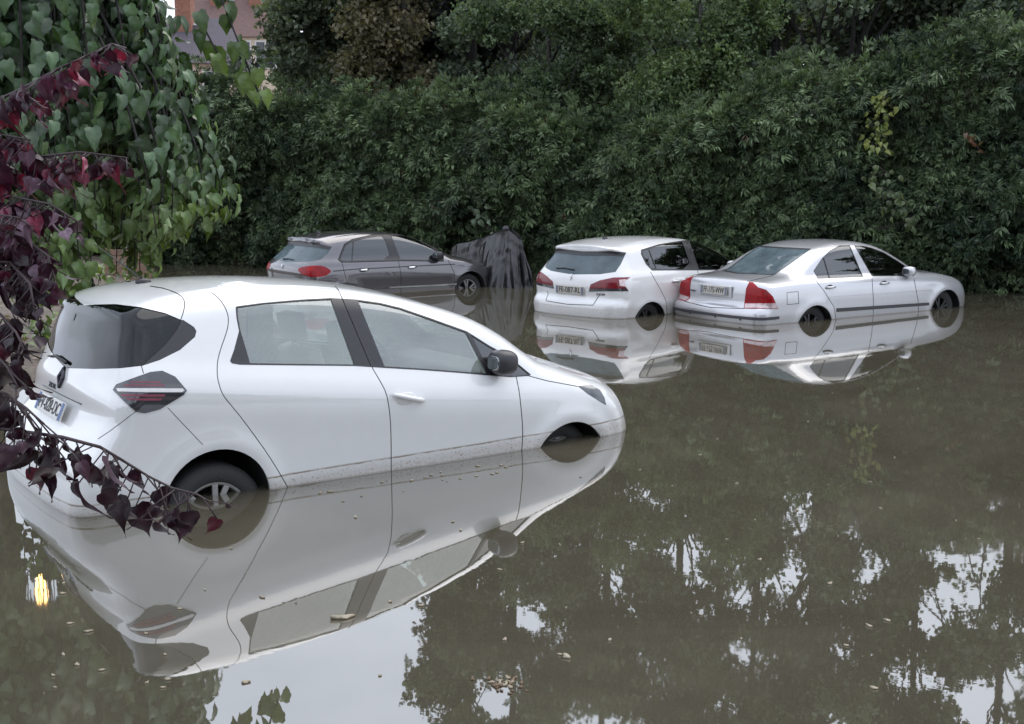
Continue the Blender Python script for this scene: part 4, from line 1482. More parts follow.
c2 = ramp(d, a2.outputs["Fac"], [(0.35, (0.45, 0.45, 0.45)), (0.6, (1.2, 1.2, 1.2))])
mm = d.n("Mix", _data_type="RGBA", _blend_type="MULTIPLY", Factor=1.0)
d.t.links.new(c1, mm.inputs[6]); d.t.links.new(c2, mm.inputs[7])
p = d.n("BsdfPrincipled", Roughness=0.75)
d.t.links.new(mm.outputs[2], p.inputs["Base Color"])
bb_ = d.n("Bump", Strength=0.7, Distance=0.04)
d.t.links.new(a2.outputs["Fac"], bb_.inputs["Height"])
d.t.links.new(bb_.outputs[0], p.inputs["Normal"])
M["ground"] = d.surf(p.outputs[0])
tag(link("ground", mesh_from(V, Fq), M["ground"]), kind="structure")

# fallen leaves and bits on the left bank: beyond counting
n = 5200
px = RNG.uniform(-17, -3.2, n); py = RNG.uniform(7.0, 30, n)
pz = ground_z(px, py)
ok = pz > 0.004
px, py, pz = px[ok], py[ok], pz[ok]
n = len(px)
tv, tf = np.array([(0, 0, 0), (0.5, 0.28, 0.08), (1, 0, 0.02), (0.5, -0.28, 0.06)]), np.array([(0, 1, 2, 3)])
nr = unit(RNG.normal(size=(n, 3)) * 0.35 + np.array([0, 0, 1.0]))
lit = cloud("leaf_litter", tv, tf, np.stack([px, py, pz + 0.012], 1), frames(RNG.normal(size=(n, 3)) * [1, 1, 0.05], nr), RNG.uniform(0.04, 0.11, n), tints(n, (0.10, 0.065, 0.04), (0.42, 0.34, 0.27), 0.3), M["tree_leaf"])
tag(lit, kind="stuff")


# ------------------------------------------------------------------ hedge
def hedge_top(t):
    """height of the hedge along its length, t in metres from the right end"""
    return 3.55 + 0.35 * np.cos(t * 0.25) + 0.34 * wob(t, 0.9, 0.3) + 0.12 * wob(t, 2.7, 1.3) + np.interp(t, [0, 6, 9, 14, 20, 27], [0.85, 0.45, -0.05, -0.2, 0.05, 0.2])


def hedge_face(t, z):
    """how far the face stands out towards the camera"""
    return 0.44 * wob(t, 1.05, 0.8 + 0.0) * np.cos(z * 1.1) + 0.32 * wob(t + z * 0.7, 1.9, 2.1) + 0.22 * wob(z * 1.3 + t * 0.3, 2.1, 0.2) + 0.10 * (z - 1.8) - 0.65 * np.exp(-(z / 0.55) ** 2) * (0.5 + 0.5 * wob(t, 0.8, 3.0))


def hpos(t, z, o):
    q = HA[None, :] + HDIR[None, :] * np.asarray(t)[:, None] + HN[None, :] * np.asarray(o)[:, None]
    return np.concatenate([q, np.asarray(z)[:, None]], 1)


hedge = empty("hedge", (*(HA + HB) / 2, 0.0))
tag(hedge, "tall dark green evergreen hedge running along the back of the flooded car park", "hedge")
HLOC = np.array([*(HA + HB) / 2, 0.0])
# opaque near-black core, its colour painted as the shade inside the hedge
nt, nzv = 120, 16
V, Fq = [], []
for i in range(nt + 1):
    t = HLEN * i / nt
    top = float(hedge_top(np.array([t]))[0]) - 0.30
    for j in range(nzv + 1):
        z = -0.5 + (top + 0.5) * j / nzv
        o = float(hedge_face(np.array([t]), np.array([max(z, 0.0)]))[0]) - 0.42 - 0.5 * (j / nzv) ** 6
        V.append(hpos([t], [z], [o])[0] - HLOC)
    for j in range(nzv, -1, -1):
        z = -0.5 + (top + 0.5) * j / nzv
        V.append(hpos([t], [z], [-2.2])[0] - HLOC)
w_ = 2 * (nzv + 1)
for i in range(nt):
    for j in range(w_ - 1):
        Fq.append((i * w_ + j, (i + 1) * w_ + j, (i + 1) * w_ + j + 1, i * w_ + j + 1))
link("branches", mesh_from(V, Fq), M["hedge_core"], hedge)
n = 98000
t = RNG.uniform(0.2, HLEN - 0.2, n)
top = hedge_top(t)
z = 0.0 + (top + 0.05) * RNG.random(n) ** 0.88
z = np.where(RNG.random(n) < 0.06, top + 0.55 * RNG.random(n) ** 2, z)
z = np.clip(z, 0.06, None)
o = hedge_face(t, z) + RNG.uniform(-0.40, 0.10, n) - 0.35 * (z / top) ** 8
P = hpos(t, z, o) - HLOC
out = np.array([HN[0], HN[1], 0.0])
al = np.array([HDIR[0], HDIR[1], 0.0])
clump = wob(t * 1.0 + z * 0.4, 2.6, 0.9) * 0.5 + wob(z * 1.6 - t * 0.5, 2.9, 2.0) * 0.5 + 0.35 * wob(t * 0.37 + z * 0.2, 1.0, 2.2)
xd = out[None] * RNG.uniform(0.25, 1.0, (n, 1)) + al[None] * RNG.normal(size=(n, 1)) * 0.55 + np.array([0, 0, 1.0])[None] * (RNG.normal(size=(n, 1)) * 0.55 - 0.28)
up = np.clip((z - top + 0.45) / 0.45, 0, 1)[:, None]
xd = xd + np.array([0, 0, 1.1])[None] * up
nr = out[None] * 0.7 + np.array([0, 0, 0.8])[None] + RNG.normal(size=(n, 3)) * 0.5
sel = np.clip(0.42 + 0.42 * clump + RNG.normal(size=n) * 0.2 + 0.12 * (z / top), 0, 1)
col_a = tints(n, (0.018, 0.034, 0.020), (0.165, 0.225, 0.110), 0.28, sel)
dead = (RNG.random(n) < 0.003)[:, None]
col_a = np.where(dead, np.array([[0.13, 0.085, 0.05]]), col_a)
far = np.clip((t - 12) / 12, 0, 1)[:, None]
col_a = col_a * (1 - 0.12 * far)
fr_, sz_ = frames(xd, nr), 0.085 + 0.17 * RNG.random(n) ** 1.6
h2 = n // 2
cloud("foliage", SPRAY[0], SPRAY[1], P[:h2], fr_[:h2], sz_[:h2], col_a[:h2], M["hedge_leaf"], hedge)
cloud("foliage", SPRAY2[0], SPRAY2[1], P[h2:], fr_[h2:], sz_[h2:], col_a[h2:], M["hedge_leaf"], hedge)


def creeper(name, label, u0, v0, u1, v1, nleaf, ca, cb, size, spread):
    """leaves of a climber growing out of the hedge face"""
    P = []
    for k in range(nleaf):
        f = (k + RNG.random()) / nleaf
        u = u0 + (u1 - u0) * f + RNG.normal() * spread
        v = v0 + (v1 - v0) * f + RNG.normal() * spread * 0.6
        r = ray(u, v)
        # meet the hedge plane a little in front of its face
        A = Vector((HA[0] + HN[0] * 0.28, HA[1] + HN[1] * 0.28))
        s_ = (A.x * HN[0] + A.y * HN[1]) / (r.x * HN[0] + r.y * HN[1])
        P.append(np.array([0, 0, CAM_H]) + np.array(r) * s_)
    P = np.array(P)
    n = len(P)
    base = P.mean(0)
    root = empty(name, tuple(base))
    xd = np.array([0, 0, -1.0]) + RNG.normal(size=(n, 3)) * 0.5
    nr = out + RNG.normal(size=(n, 3)) * 0.5
    cloud("leaves", HEART[0], HEART[1], P - base, frames(xd, np.broadcast_to(nr, (n, 3))), RNG.uniform(0.7, 1.3, n) * size, tints(n, ca, cb, 0.2), M["big_leaf"], root, True)
    b = bmesh.new()
    o_ = P[np.argsort(P[:, 2])] - base
    k_ = max(2, n // 6)
    pts = [Vector(o_[i * (n - 1) // k_]) - Vector(out) * 0.12 for i in range(k_ + 1)]
    add_tube(b, pts, 0.012, 6)
    bm_obj("stem", b, M["twig"], root)
    tag(root, label, "climbing plant")


creeper("climbing_vine", "bright yellow-green climber growing out of the hedge above the silver saloon", 881, 92, 879, 150, 70, (0.09, 0.13, 0.05), (0.24, 0.27, 0.07), 0.10, 6)
creeper("climbing_vine", "pale grey-green climber on the hedge above the black tarpaulin", 476, 172, 486, 224, 60, (0.07, 0.10, 0.06), (0.13, 0.17, 0.10), 0.12, 7)
creeper("climbing_vine", "small russet tuft of leaves in the hedge at the right", 968, 132, 975, 146, 12, (0.16, 0.075, 0.045), (0.12, 0.10, 0.05), 0.09, 4)
creeper("climbing_vine", "dull green climber low in the hedge right behind the silver saloon roof", 872, 170, 905, 226, 60, (0.07, 0.10, 0.05), (0.13, 0.16, 0.07), 0.12, 10)


# ------------------------------------------------------------------ trees
def limb(bm, p0, p1, r0, r1, bend=0.15, seg=8, n=5):
    p0, p1 = Vector(p0), Vector(p1)
    L = (p1 - p0).length
    pts, rs = [], []
    off = Vector((RNG.normal(), RNG.normal(), 0)) * bend * L * 0.5
    for k in range(n + 1):
        f = k / n
        pts.append(p0.lerp(p1, f) + off * math.sin(math.pi * f))
        rs.append(r0 + (r1 - r0) * f)
    add_tube(bm, pts, rs, seg)
    return pts


def tree(name, label, x, y, trunk_r, trunk_h, blobs, ca, cb, per=150, leaf=0.30, group=None, limbs=True, fill=0.8, jitter=0.2, gaps=False):
    """blobs: (dx, dy, z, rx, rz) clumps that make up the crown"""
    gz = float(ground_z(x, y))
    root = empty(name, (x, y, gz))
    tag(root, label, "tree", group)
    b = bmesh.new()
    tops = limb(b, (0, 0, -0.3), (RNG.normal() * 0.15, RNG.normal() * 0.15, trunk_h), trunk_r, trunk_r * 0.45, 0.02, 12, 8)
    if limbs:
        for (dx, dy, z_, rx, rz) in blobs:
            zs = min(max((z_ - gz) - rz * 1.4 - abs(dx) * 0.5, trunk_h * 0.25), trunk_h * 0.96)
            f = zs / trunk_h
            s0 = tops[min(int(f * 8), 8)]
            limb(b, s0, (dx, dy, z_ - gz), trunk_r * (0.32 - 0.2 * f), 0.012, 0.2, 6, 4)
    bm_obj("trunk", b, M["bark"], root)
    P, T = [], []
    for (dx, dy, z_, rx, rz) in blobs:
        k = int(per * (rx * rx * rz) ** 0.62)
        q = RNG.normal(size=(k, 3))
        q = unit(q) * (RNG.random((k, 1)) ** (1 - fill * 0.62))
        q = q * [rx, rx, rz] * (1 + 0.22 * wob(q[:, :1] * 3 + q[:, 2:] * 2 + dx, 2.0, 0.7))
        P.append(q + [dx, dy, z_ - gz])
        sel = np.clip(RNG.normal() * 0.16 + 0.5 + RNG.normal(size=k) * 0.22, 0, 1)
        T.append(sel)
    P = np.concatenate(P); T = np.concatenate(T)
    if gaps:
        kp = leaf_gaps(P + np.array([x, y, gz]))
        P, T = P[kp], T[kp]
    n = len(P)
    cm = CLUMPS[int(RNG.integers(4))]
    cloud("crown", cm[0], cm[1], P, frames(rand_dirs(n), rand_dirs(n, (0, 0, 0.8))), RNG.uniform(0.7, 1.35, n) * leaf, tints(n, ca, cb, jitter, T), M["tree_leaf"], root)
    return root


def blobset(n, rx, z0, z1, r0, r1, dy=1.2, skip=None):
    out_ = []
    while len(out_) < n:
        b_ = (RNG.uniform(-rx, rx), RNG.uniform(-dy, dy), RNG.uniform(z0, z1), RNG.uniform(r0, r1), RNG.uniform(r0, r1) * 0.8)
        if skip and skip(b_): continue
        out_.append(b_)
    return out_


def X(u, Y): return (u - CX) / F_PX * Y


DK, MD = (0.042, 0.062, 0.046), (0.205, 0.250, 0.165)
G1 = "trees beyond the hedge"
tree("deciduous_tree", "rounded grey-green tree left of the others beyond the hedge, below the house roof", X(338, 30), 30, 0.16, 5.0, blobset(20, 1.25, 3.0, 6.7, 0.7, 1.05), (0.045, 0.065, 0.040), (0.15, 0.18, 0.12), 260, 0.26, G1)
tree("olive_tree", "narrow olive-brown tree beyond the hedge left of the dark trees", X(400, 29), 29, 0.12, 6.0, blobset(16, 0.85, 3.2, 7.8, 0.5, 0.85), (0.075, 0.072, 0.045), (0.20, 0.175, 0.105), 300, 0.24, G1)
tree("dark_tree", "dark purple-green tree between the olive tree and the light green tree", X(470, 31), 31, 0.22, 14.0, blobset(40, 1.1, 3.4, 17.5, 0.7, 1.1), (0.020, 0.026, 0.028), (0.070, 0.078, 0.072), 230, 0.30, G1)
tree("feathery_tree", "light green feathery tree rising over the middle of the hedge", X(552, 24.2), 24.2, 0.09, 4.6, blobset(24, 1.6, 2.6, 5.4, 0.4, 0.8, 0.8), (0.045, 0.072, 0.042), (0.150, 0.200, 0.105), 620, 0.14, G1, jitter=0.28)
tree("feathery_tree", "yellow-green feathery tree over the hedge behind the silver saloon", X(700, 22.8), 22.8, 0.09, 5.0, blobset(28, 1.7, 2.5, 5.5, 0.4, 0.8, 0.8), (0.048, 0.078, 0.040), (0.165, 0.218, 0.100), 620, 0.14, G1, jitter=0.28)
# windows of sky between the crowns as the water shows them: (u0, u1, v0, v1, how open)
GAPS = [(598, 652, 484, 566, 0.90), (612, 640, 566, 592, 0.6), (684, 722, 515, 600, 0.80), (732, 762, 556, 622, 0.85), (788, 832, 486, 592, 0.98), (776, 838, 592, 645, 0.85), (853, 882, 498, 562, 0.93), (862, 908, 556, 594, 0.93), (912, 930, 520, 560, 0.6), (928, 1008, 590, 648, 0.93), (984, 1030, 535, 600, 0.88), (636, 700, 664, 724, 0.62), (552, 580, 640, 668, 0.85), (700, 800, 660, 705, 0.45), (880, 1010, 668, 712, 0.5), (520, 560, 560, 600, 0.4)]


def leaf_gaps(P):
    u = CX + F_PX * P[:, 0] / P[:, 1]
    v = 186.2 + (P[:, 2] + CAM_H) / P[:, 1] * F_PX
    u = u + 9 * wob(v, 0.13, 0.5) + 5 * wob(v, 0.41, 1.9); v = v + 9 * wob(u, 0.11, 1.1)
    keep = np.ones(len(P), bool)
    for (u0, u1, v0, v1, s) in GAPS:
        keep &= ~((u > u0) & (u < u1) & (v > v0) & (v < v1) & (RNG.random(len(P)) < s * 0.9))
    return keep


for (u, Y, tr, th, nb, rx, lab) in [
    (505, 30, 0.20, 13, 52, 2.1, "dark tall tree behind the light green feathery tree"),
    (605, 28.5, 0.16, 13, 50, 2.0, "tall dark tree between the two feathery trees"),
    (690, 29, 0.14, 13, 46, 1.8, "tall dark tree behind the yellow-green feathery tree"),
    (766, 27, 0.12, 13, 46, 1.7, "tall tree with a thin dark trunk left of the thick trunk"),
    (843, 26, 0.33, 14, 48, 2.0, "tall tree with the thickest dark trunk standing behind the hedge"),
    (935, 27, 0.13, 13, 46, 1.9, "tall mid green tree right of the thickest trunk"),
    (1030, 25, 0.15, 13, 44, 1.9, "tall tree farthest right beyond the hedge"),
]:
    tree("tall_tree", lab, X(u, Y), Y, tr, th, blobset(nb, rx, 2.8, 13.5, 0.5, 0.95, 1.4), DK, MD, 250, 0.27, G1, gaps=True)
# far wood closing the view: one mass
n = 13000
fx = RNG.uniform(-7.6, 34, n); fy = RNG.uniform(38, 45, n)
fz = 0.5 + (8.2 + 0.7 * wob(fx, 1.1, 0.3)) * RNG.random(n) ** 0.75 * np.clip((fx + 12.0) / 7.0, 0.72, 1)
tw = cloud("far_wood", CLUMPS[1][0], CLUMPS[1][1], np.stack([fx, fy, fz], 1), frames(rand_dirs(n), rand_dirs(n, (0, -0.5, 0.8))), RNG.uniform(0.7, 1.3, n) * 0.62, tints(n, (0.045, 0.062, 0.048), (0.19, 0.22, 0.155), 0.25), M["tree_leaf"])
tag(tw, kind="stuff")
# trees on the near side, behind the photographer: seen only in paint, glass and water
n = 5200
fx = RNG.uniform(-45, 45, n); fy = RNG.uniform(-26, -19, n)
fz = 0.3 + (4.8 + 1.6 * wob(fx, 0.33, 1.3)) * RNG.random(n) ** 0.8
tw = cloud("far_wood", CLUMPS[2][0], CLUMPS[2][1], np.stack([fx, fy, fz], 1), frames(rand_dirs(n), rand_dirs(n, (0, 0.5, 0.8))), RNG.uniform(0.7, 1.3, n) * 1.15, tints(n, (0.025, 0.036, 0.024), (0.07, 0.09, 0.05), 0.25), M["tree_leaf"])
tag(tw, kind="stuff")

# ------------------------------------------------------------------ weeping green tree at the left
LAMP_Y = 14.0
_pw = on_water(42, 597)
_rd = (_pw - Vector((0, 0, CAM_H))); _rd.z = -_rd.z
LAMP = _pw + _rd * ((LAMP_Y - _pw.y) / _rd.y)


def clear_of_glint(P, rad):
    """keeps a gap in the leaves along the line from the lamp down to its glint in the water"""
    a, dd = np.array(_pw), np.array(_rd.normalized())
    w = P - a
    s_ = w @ dd
    return np.linalg.norm(w - s_[:, None] * dd, axis=1) > rad


wx, wy = -3.92, 9.45
wg = float(ground_z(wx - 0.6, wy + 0.3))
weep = empty("weeping_tree", (wx - 0.6, wy + 0.3, wg))
tag(weep, "weeping tree of broad green leaves hanging in a curtain behind the white hatchback's tail", "tree")
WL = np.array([wx - 0.6, wy + 0.3, wg])
LP, LX, LN, LS, LT = [], [], [], [], []
b = bmesh.new()
trunk_pts = limb(b, (0, 0, -0.2), (0.35, -0.2, 3.9 - wg), 0.075, 0.05, 0.04, 10, 8)
bt = bmesh.new()
strands = []
for k in range(290):
    th = RNG.uniform(0, 2 * math.pi)
    rho = math.sqrt(RNG.uniform(0.04, 1.0))
    strands.append((th, rho))
for th, rho in strands:
    rx, ry = 1.36, 1.15
    sx_, sy_ = wx + rx * rho * math.cos(th), wy + ry * rho * math.sin(th)
    right = (sx_ - wx) / rx
    ztop = 4.75 - 1.15 * rho ** 2.2 - 1.75 * max(0, right) ** 2.2 + RNG.normal() * 0.1
    zbot = 1.24 + 0.14 * abs(RNG.normal()) - 0.36 * math.exp(-((sx_ + 3.45) / 0.14) ** 2) + 0.6 * max(0, right - 0.45) ** 1.2 + 0.75 * max(0, -right - 0.3)
    if rho < 0.5: zbot += 0.35
    hub = Vector((wx - 0.25, wy + 0.1, 3.9))
    P0 = Vector((sx_, sy_, ztop))
    path = [hub.lerp(P0, f) + Vector((0, 0, 0.35 * math.sin(math.pi * f))) for f in (0, 0.35, 0.7)] + [P0]
    m_s = 8
    swing = RNG.normal(size=2) * 0.09
    for q in range(1, m_s + 1):
        f = q / m_s
        path.append(Vector((sx_ + 0.14 * math.cos(th) * math.sin(f * 2.2) + swing[0] * f, sy_ + 0.14 * math.sin(th) * math.sin(f * 2.2) + swing[1] * f, ztop + (zbot - ztop) * f)))
    add_tube(bt, [p_ - Vector(WL) for p_ in path], [0.016] * 3 + [0.010] * 4 + [0.005] * (len(path) - 7), 5)
    L_ = ztop - zbot
    nl_ = int(L_ / 0.066)
    for q in range(nl_ + 3):
        f = (q + RNG.random() * 0.7) / (nl_ + 1)
        if f > 1.02: continue
        g_ = 3 + f * m_s
        i_ = min(int(g_), len(path) - 2)
        p_ = path[i_].lerp(path[i_ + 1], min(1, g_ - i_))
        outv = np.array([math.cos(th), math.sin(th), 0.0])
        a_ = RNG.uniform(0, 2 * math.pi)
        sidev = outv * 0.55 + np.array([math.cos(a_), math.sin(a_), 0.0])
        LP.append(np.array(p_) + sidev * RNG.uniform(0.02, 0.11))
        LX.append(np.array([0, 0, -1.0]) + sidev * RNG.uniform(0.1, 0.7) + RNG.normal(size=3) * 0.22)
        LN.append(outv * 0.9 + np.array([0.25, -0.35, 0.5]) + RNG.normal(size=3) * 0.75)
        young = max(0.0, (f - 0.62) / 0.38) * (0.45 + 0.55 * RNG.random()) * (1.15 if right > 0.2 else 0.7)
        LS.append(RNG.uniform(0.085, 0.165) * (1 - 0.2 * young))
        base_c = np.array([0.060, 0.104, 0.050]) * (0.4 + 1.25 * RNG.random())
        if RNG.random() < 0.10: young = max(young, 0.7 * RNG.random())
        LT.append(base_c * (1 - young) + np.array([0.15, 0.22, 0.055]) * young * 0.95)
# one long shoot reaching out to the right in front of the house
for (u0, v0, u1, v1, Y, k) in [(214, -20, 258, 92, 9.0, 15), (200, 20, 222, 62, 9.1, 7)]:
    p0, p1 = at(u0, v0, Y), at(u1, v1, Y)
    add_tube(bt, [Vector(p0.lerp(p1, f)) - Vector(WL) for f in (0, 0.3, 0.6, 1.0)], 0.008, 5)
    for q in range(k):
        f = (q + 0.5) / k
        LP.append(np.array(p0.lerp(p1, f)) + RNG.normal(size=3) * 0.05)
        LX.append(np.array([0.25, 0, -1.0]) + RNG.normal(size=3) * 0.3)
        LN.append(np.array([0.4, -0.8, 0.5]) + RNG.normal(size=3) * 0.35)
        LS.append(RNG.uniform(0.13, 0.19))
        yv = max(0, f - 0.4)
        LT.append(np.array([0.05, 0.085, 0.032]) * (1 - yv) + np.array([0.15, 0.22, 0.045]) * yv)
LP = np.array(LP); LX = np.array(LX); LN = np.array(LN); LS = np.array(LS); LT = np.array(LT)
keep = clear_of_glint(LP, 0.16)
LP, LX, LN, LS, LT = LP[keep], LX[keep], LN[keep], LS[keep], LT[keep]
bm_obj("trunk", b, M["bark_pale"], weep)
bm_obj("branches", bt, M["bark"], weep)
cloud("crown", HEART[0], HEART[1], LP - WL, frames(LX, LN), LS, LT, M["big_leaf"], weep, True, leaf_shade(8, 2), 0.10)

# ------------------------------------------------------------------ purple-leaved tree close by at the left edge
PLEAF = [heart_leaf(10, 3, 0.38, 0.55, 0.38, 0.05, 0.06, 0.05, 1), heart_leaf(10, 3, 0.30, 0.95, 0.60, 0.03, 0.07, 0.0, 1), heart_leaf(10, 3, 0.42, 0.30, 0.20, 0.06, 0.05, 0.05, 1)]
pg = float(ground_z(-1.75, 2.6))
PURP = np.array([-1.75, 2.6, pg])
purp = empty("purple_leaved_tree", tuple(PURP))
tag(purp, "tree with dark purple leaves reaching in at the left edge, close in front of everything", "tree")
b = bmesh.new()
add_tube(b, [(0, 0, -0.3), (0.03, 0.0, 0.9), (-0.02, 0.03, 1.8), (0.0, 0.0, 3.0)], [0.06, 0.05, 0.045, 0.03], 10)
BR = [
    # picture path of the branch, distance, leaves, leaf size, redness
    ([(-150, 420), (-40, 424), (20, 431), (62, 437), (100, 447), (122, 460), (148, 476), (172, 488), (196, 494), (214, 504)], 2.15, 40, 0.0860, 0.10),
    ([(-150, 390), (-30, 384), (6, 394), (26, 408), (44, 424)], 2.20, 10, 0.088, 0.06),
    ([(-150, 360), (-30, 350), (-6, 352), (8, 368), (18, 388)], 2.26, 8, 0.088, 0.06),
    ([(-160, 330), (-30, 312), (0, 314), (16, 332), (24, 350)], 2.30, 16, 0.085, 0.10),
    ([(-150, 280), (-30, 262), (10, 262), (30, 284), (36, 318)], 2.35, 26, 0.082, 0.15),
    ([(-150, 260), (-30, 240), (20, 236), (48, 256), (58, 290)], 2.40, 24, 0.080, 0.20),
    ([(-160, 210), (-40, 192), (10, 196), (50, 204), (78, 222)], 2.45, 26, 0.078, 0.40),
    ([(-160, 190), (-30, 166), (30, 158), (80, 152), (128, 158)], 2.45, 36, 0.076, 0.70),
    ([(-160, 150), (-30, 112), (20, 90), (60, 68), (112, 44), (126, 48)], 2.45, 34, 0.076, 0.65),
    ([(-160, 230), (-60, 215), (-20, 212), (20, 218)], 2.35, 20, 0.080, 0.25),
    ([(-160, 160), (-60, 140), (-10, 132), (30, 140)], 2.5, 20, 0.078, 0.40),
]
LP, LX, LN, LS, LT = [], [], [], [], []
for path, Y, k, size, red in BR:
    w = [np.array(at(u, v, Y + 0.12 * math.sin(i * 1.3))) for i, (u, v) in enumerate(path)]
    add_tube(b, [Vector(q - PURP) for q in [np.array([-1.75, 2.6, w[0][2] - 0.25])] + w], [0.008] + [0.0042 - 0.0028 * i / len(w) for i in range(len(w))], 6)
    w = np.array(w)
    seg = np.linalg.norm(np.diff(w, axis=0), axis=1); cs = np.concatenate([[0], np.cumsum(seg)])
    k = int(k * (1.9 if size != 0.0860 else 1.3))
    for q in range(k):
        f = cs[1] * 0.75 + (cs[-1] - cs[1] * 0.75) * min(1.0, (q + 0.3 + 0.7 * RNG.random()) / k)
        i = min(int(np.searchsorted(cs, f, "right")) - 1, len(seg) - 1)
        p_ = w[i] + (w[i + 1] - w[i]) * ((f - cs[i]) / seg[i])
        st = np.array([RNG.normal() * 0.6, RNG.normal() * 0.7, -0.5 - 0.5 * RNG.random()])
        ln = RNG.uniform(0.015, 0.05) * (1.9 if size > 0.0855 else 1.0)
        p2 = p_ + unit(st) * ln
        add_tube(b, [Vector(p_ - PURP), Vector(p2 - PURP)], 0.0016, 4)
        LP.append(p2)
        LX.append(np.array([RNG.normal() * 0.5 + 0.15, RNG.normal() * 0.5, -1.0]))
        LN.append(np.array([RNG.normal() * 1.0, -0.8 + RNG.normal() * 0.7, 0.35 + RNG.normal() * 0.4]))
        LS.append(size * RNG.uniform(0.45, 0.95) * (1.0 if q < 0.72 * k else 0.62))
        if RNG.random() < red * 0.42:
            c = np.array([0.125, 0.022, 0.042]) * RNG.uniform(0.6, 1.3)
        elif RNG.random() < 0.10 + 0.35 * red:
            c = np.array([0.13, 0.085, 0.115]) * RNG.uniform(0.6, 1.2)
        else:
            c = np.array([0.030, 0.010, 0.020]) * RNG.uniform(0.6, 1.6)
        LT.append(c * (0.5 if red < 0.16 else 1.15))  # lower branches darkened: shade under the tree put into leaf colour
LP = np.array(LP)
bm_obj("branches", b, M["twig"], purp)
for k_ in range(3):
    s_ = slice(k_, None, 3)
    cloud("leaves", *PLEAF[k_], (LP - PURP)[s_], frames(np.array(LX)[s_], np.array(LN)[s_]), np.array(LS)[s_], np.array(LT)[s_], M["purple_leaf"], purp, True, leaf_shade(10, 3, 1.5, 0.85), 0.15)

# ------------------------------------------------------------------ small green weeds on the left bank
for i, (u, v, Y, lab) in enumerate([(52, 300, 12.0, "green weed growing on the brown bank left of the white hatchback"), (95, 262, 19.0, "small far weed on the brown bank near the boarded panel")]):
    c = at(u, v, Y)
    g_ = float(ground_z(c.x, c.y))
    rt = empty("weed", (c.x, c.y, g_)); tag(rt, lab, "plant")
    n = 46
    q = RNG.normal(size=(n, 3)) * [0.22, 0.22, 0.10] + [0, 0, 0.22]
    q[:, 2] = np.clip(q[:, 2], 0.03, 0.6)
    cloud("leaves", HEART[0], HEART[1], q, frames(RNG.normal(size=(n, 3)) + [0, 0, 0.4], RNG.normal(size=(n, 3)) * 0.5 + [0, -0.5, 0.8]), RNG.uniform(0.08, 0.16, n), tints(n, (0.06, 0.10, 0.03), (0.16, 0.22, 0.05), 0.2), M["big_leaf"], rt, True)
    bw = bmesh.new()
    for k in range(7):
        a_ = RNG.normal(size=2) * 0.2
        add_tube(bw, [(0, 0, -0.05), (a_[0] * 0.5, a_[1] * 0.5, 0.18), (a_[0], a_[1], 0.32)], 0.006, 5)
    bm_obj("stems", bw, M["bark"], rt)

# ------------------------------------------------------------------ tarpaulin over a motorcycle, by the grey car's nose
def tarp():
    a, c = at(452, 262, 21.6), at(521, 285, 20.1)
    p0, p1 = np.array([a.x, a.y]), np.array([c.x, c.y])
    ctr = (p0 + p1) / 2
    ax = unit(p1 - p0)[0:2]; L = np.linalg.norm(p1 - p0)
    nx = np.array([ax[1], -ax[0]])
    root = empty("tarpaulin", (ctr[0], ctr[1], -0.3))
    tag(root, "crumpled black plastic tarpaulin draped over a tall load beside the grey hatchback's nose", "tarpaulin")
    nth, nr_ = 220, 44
    V, Fq = [], []
    for j in range(nr_ + 1):
        r = j / nr_
        for i in range(nth):
            th = 2 * math.pi * i / nth
            ct, st = math.cos(th), math.sin(th)
            # ridge: low saddle on the left, a peak near the right end
            s = 0.5 * ct
            rx_ = s * L * 1.02
            ridge = 0.30 + np.interp(s, [-0.5, -0.38, 0.0, 0.2, 0.36, 0.5], [0.60, 0.70, 0.84, 0.97, 1.0, 0.86])
            rp = np.array([rx_, st * 0.06])
            bx = np.array([ct * L * 0.60 + 0.05, st * (0.36 + 0.12 * ct)])
            spread = r ** 1.35
            p_ = rp * (1 - spread) + bx * spread
            fold = (0.055 * math.sin(th * 11 + 1.6 * math.sin(th * 3) + r * 2.0) + 0.035 * math.sin(th * 19 + 2.2 * math.sin(th * 5 + 1) - r * 4.0) * (0.5 + 0.5 * math.sin(th * 2 + 1)) + 0.02 * math.sin(th * 37 + r * 9 * math.sin(th * 3))) * min(1, r * 1.6)
            sag = -0.05 * math.sin(math.pi * r) * (1 + math.sin(th * 5))
            o = np.array([ct, st]) * fold
            cr_ = math.sin(7 * p_[0] + 11 * r + 2 * math.sin(9 * r + 5 * ct)) * math.sin(13 * r - 6 * ct + 3 * st)
            o = o + np.array([ct, st]) * 0.010 * cr_
            z_ = ridge * (1 - r) ** 0.80 + sag + 0.008 * cr_
            q = p_ + o
            V.append((ax[0] * q[0] + nx[0] * q[1], ax[1] * q[0] + nx[1] * q[1], z_))
    for j in range(nr_):
        for i in range(nth):
            i2 = (i + 1) % nth
            Fq.append((j * nth + i, j * nth + i2, (j + 1) * nth + i2, (j + 1) * nth + i))
    Fq.append(tuple(range(nth)))
    m = mat_plain("black_plastic_sheet", (0.009, 0.009, 0.010), 0.24, noise=0.25, scale=9, bump=0.6, spec=0.6)
    link("sheet", mesh_from(V, Fq), m, root)
    b = bmesh.new()
    q = ax * L * 0.30
    blob(b, (q[0], q[1], 1.31), (0.07, 0.06, 0.06), shape=lambda p_: p_ * (1 + 0.2 * math.sin(p_.x * 9) * math.cos(p_.z * 7)))
    bm_obj("tied_knot", b, m, root)


tarp()

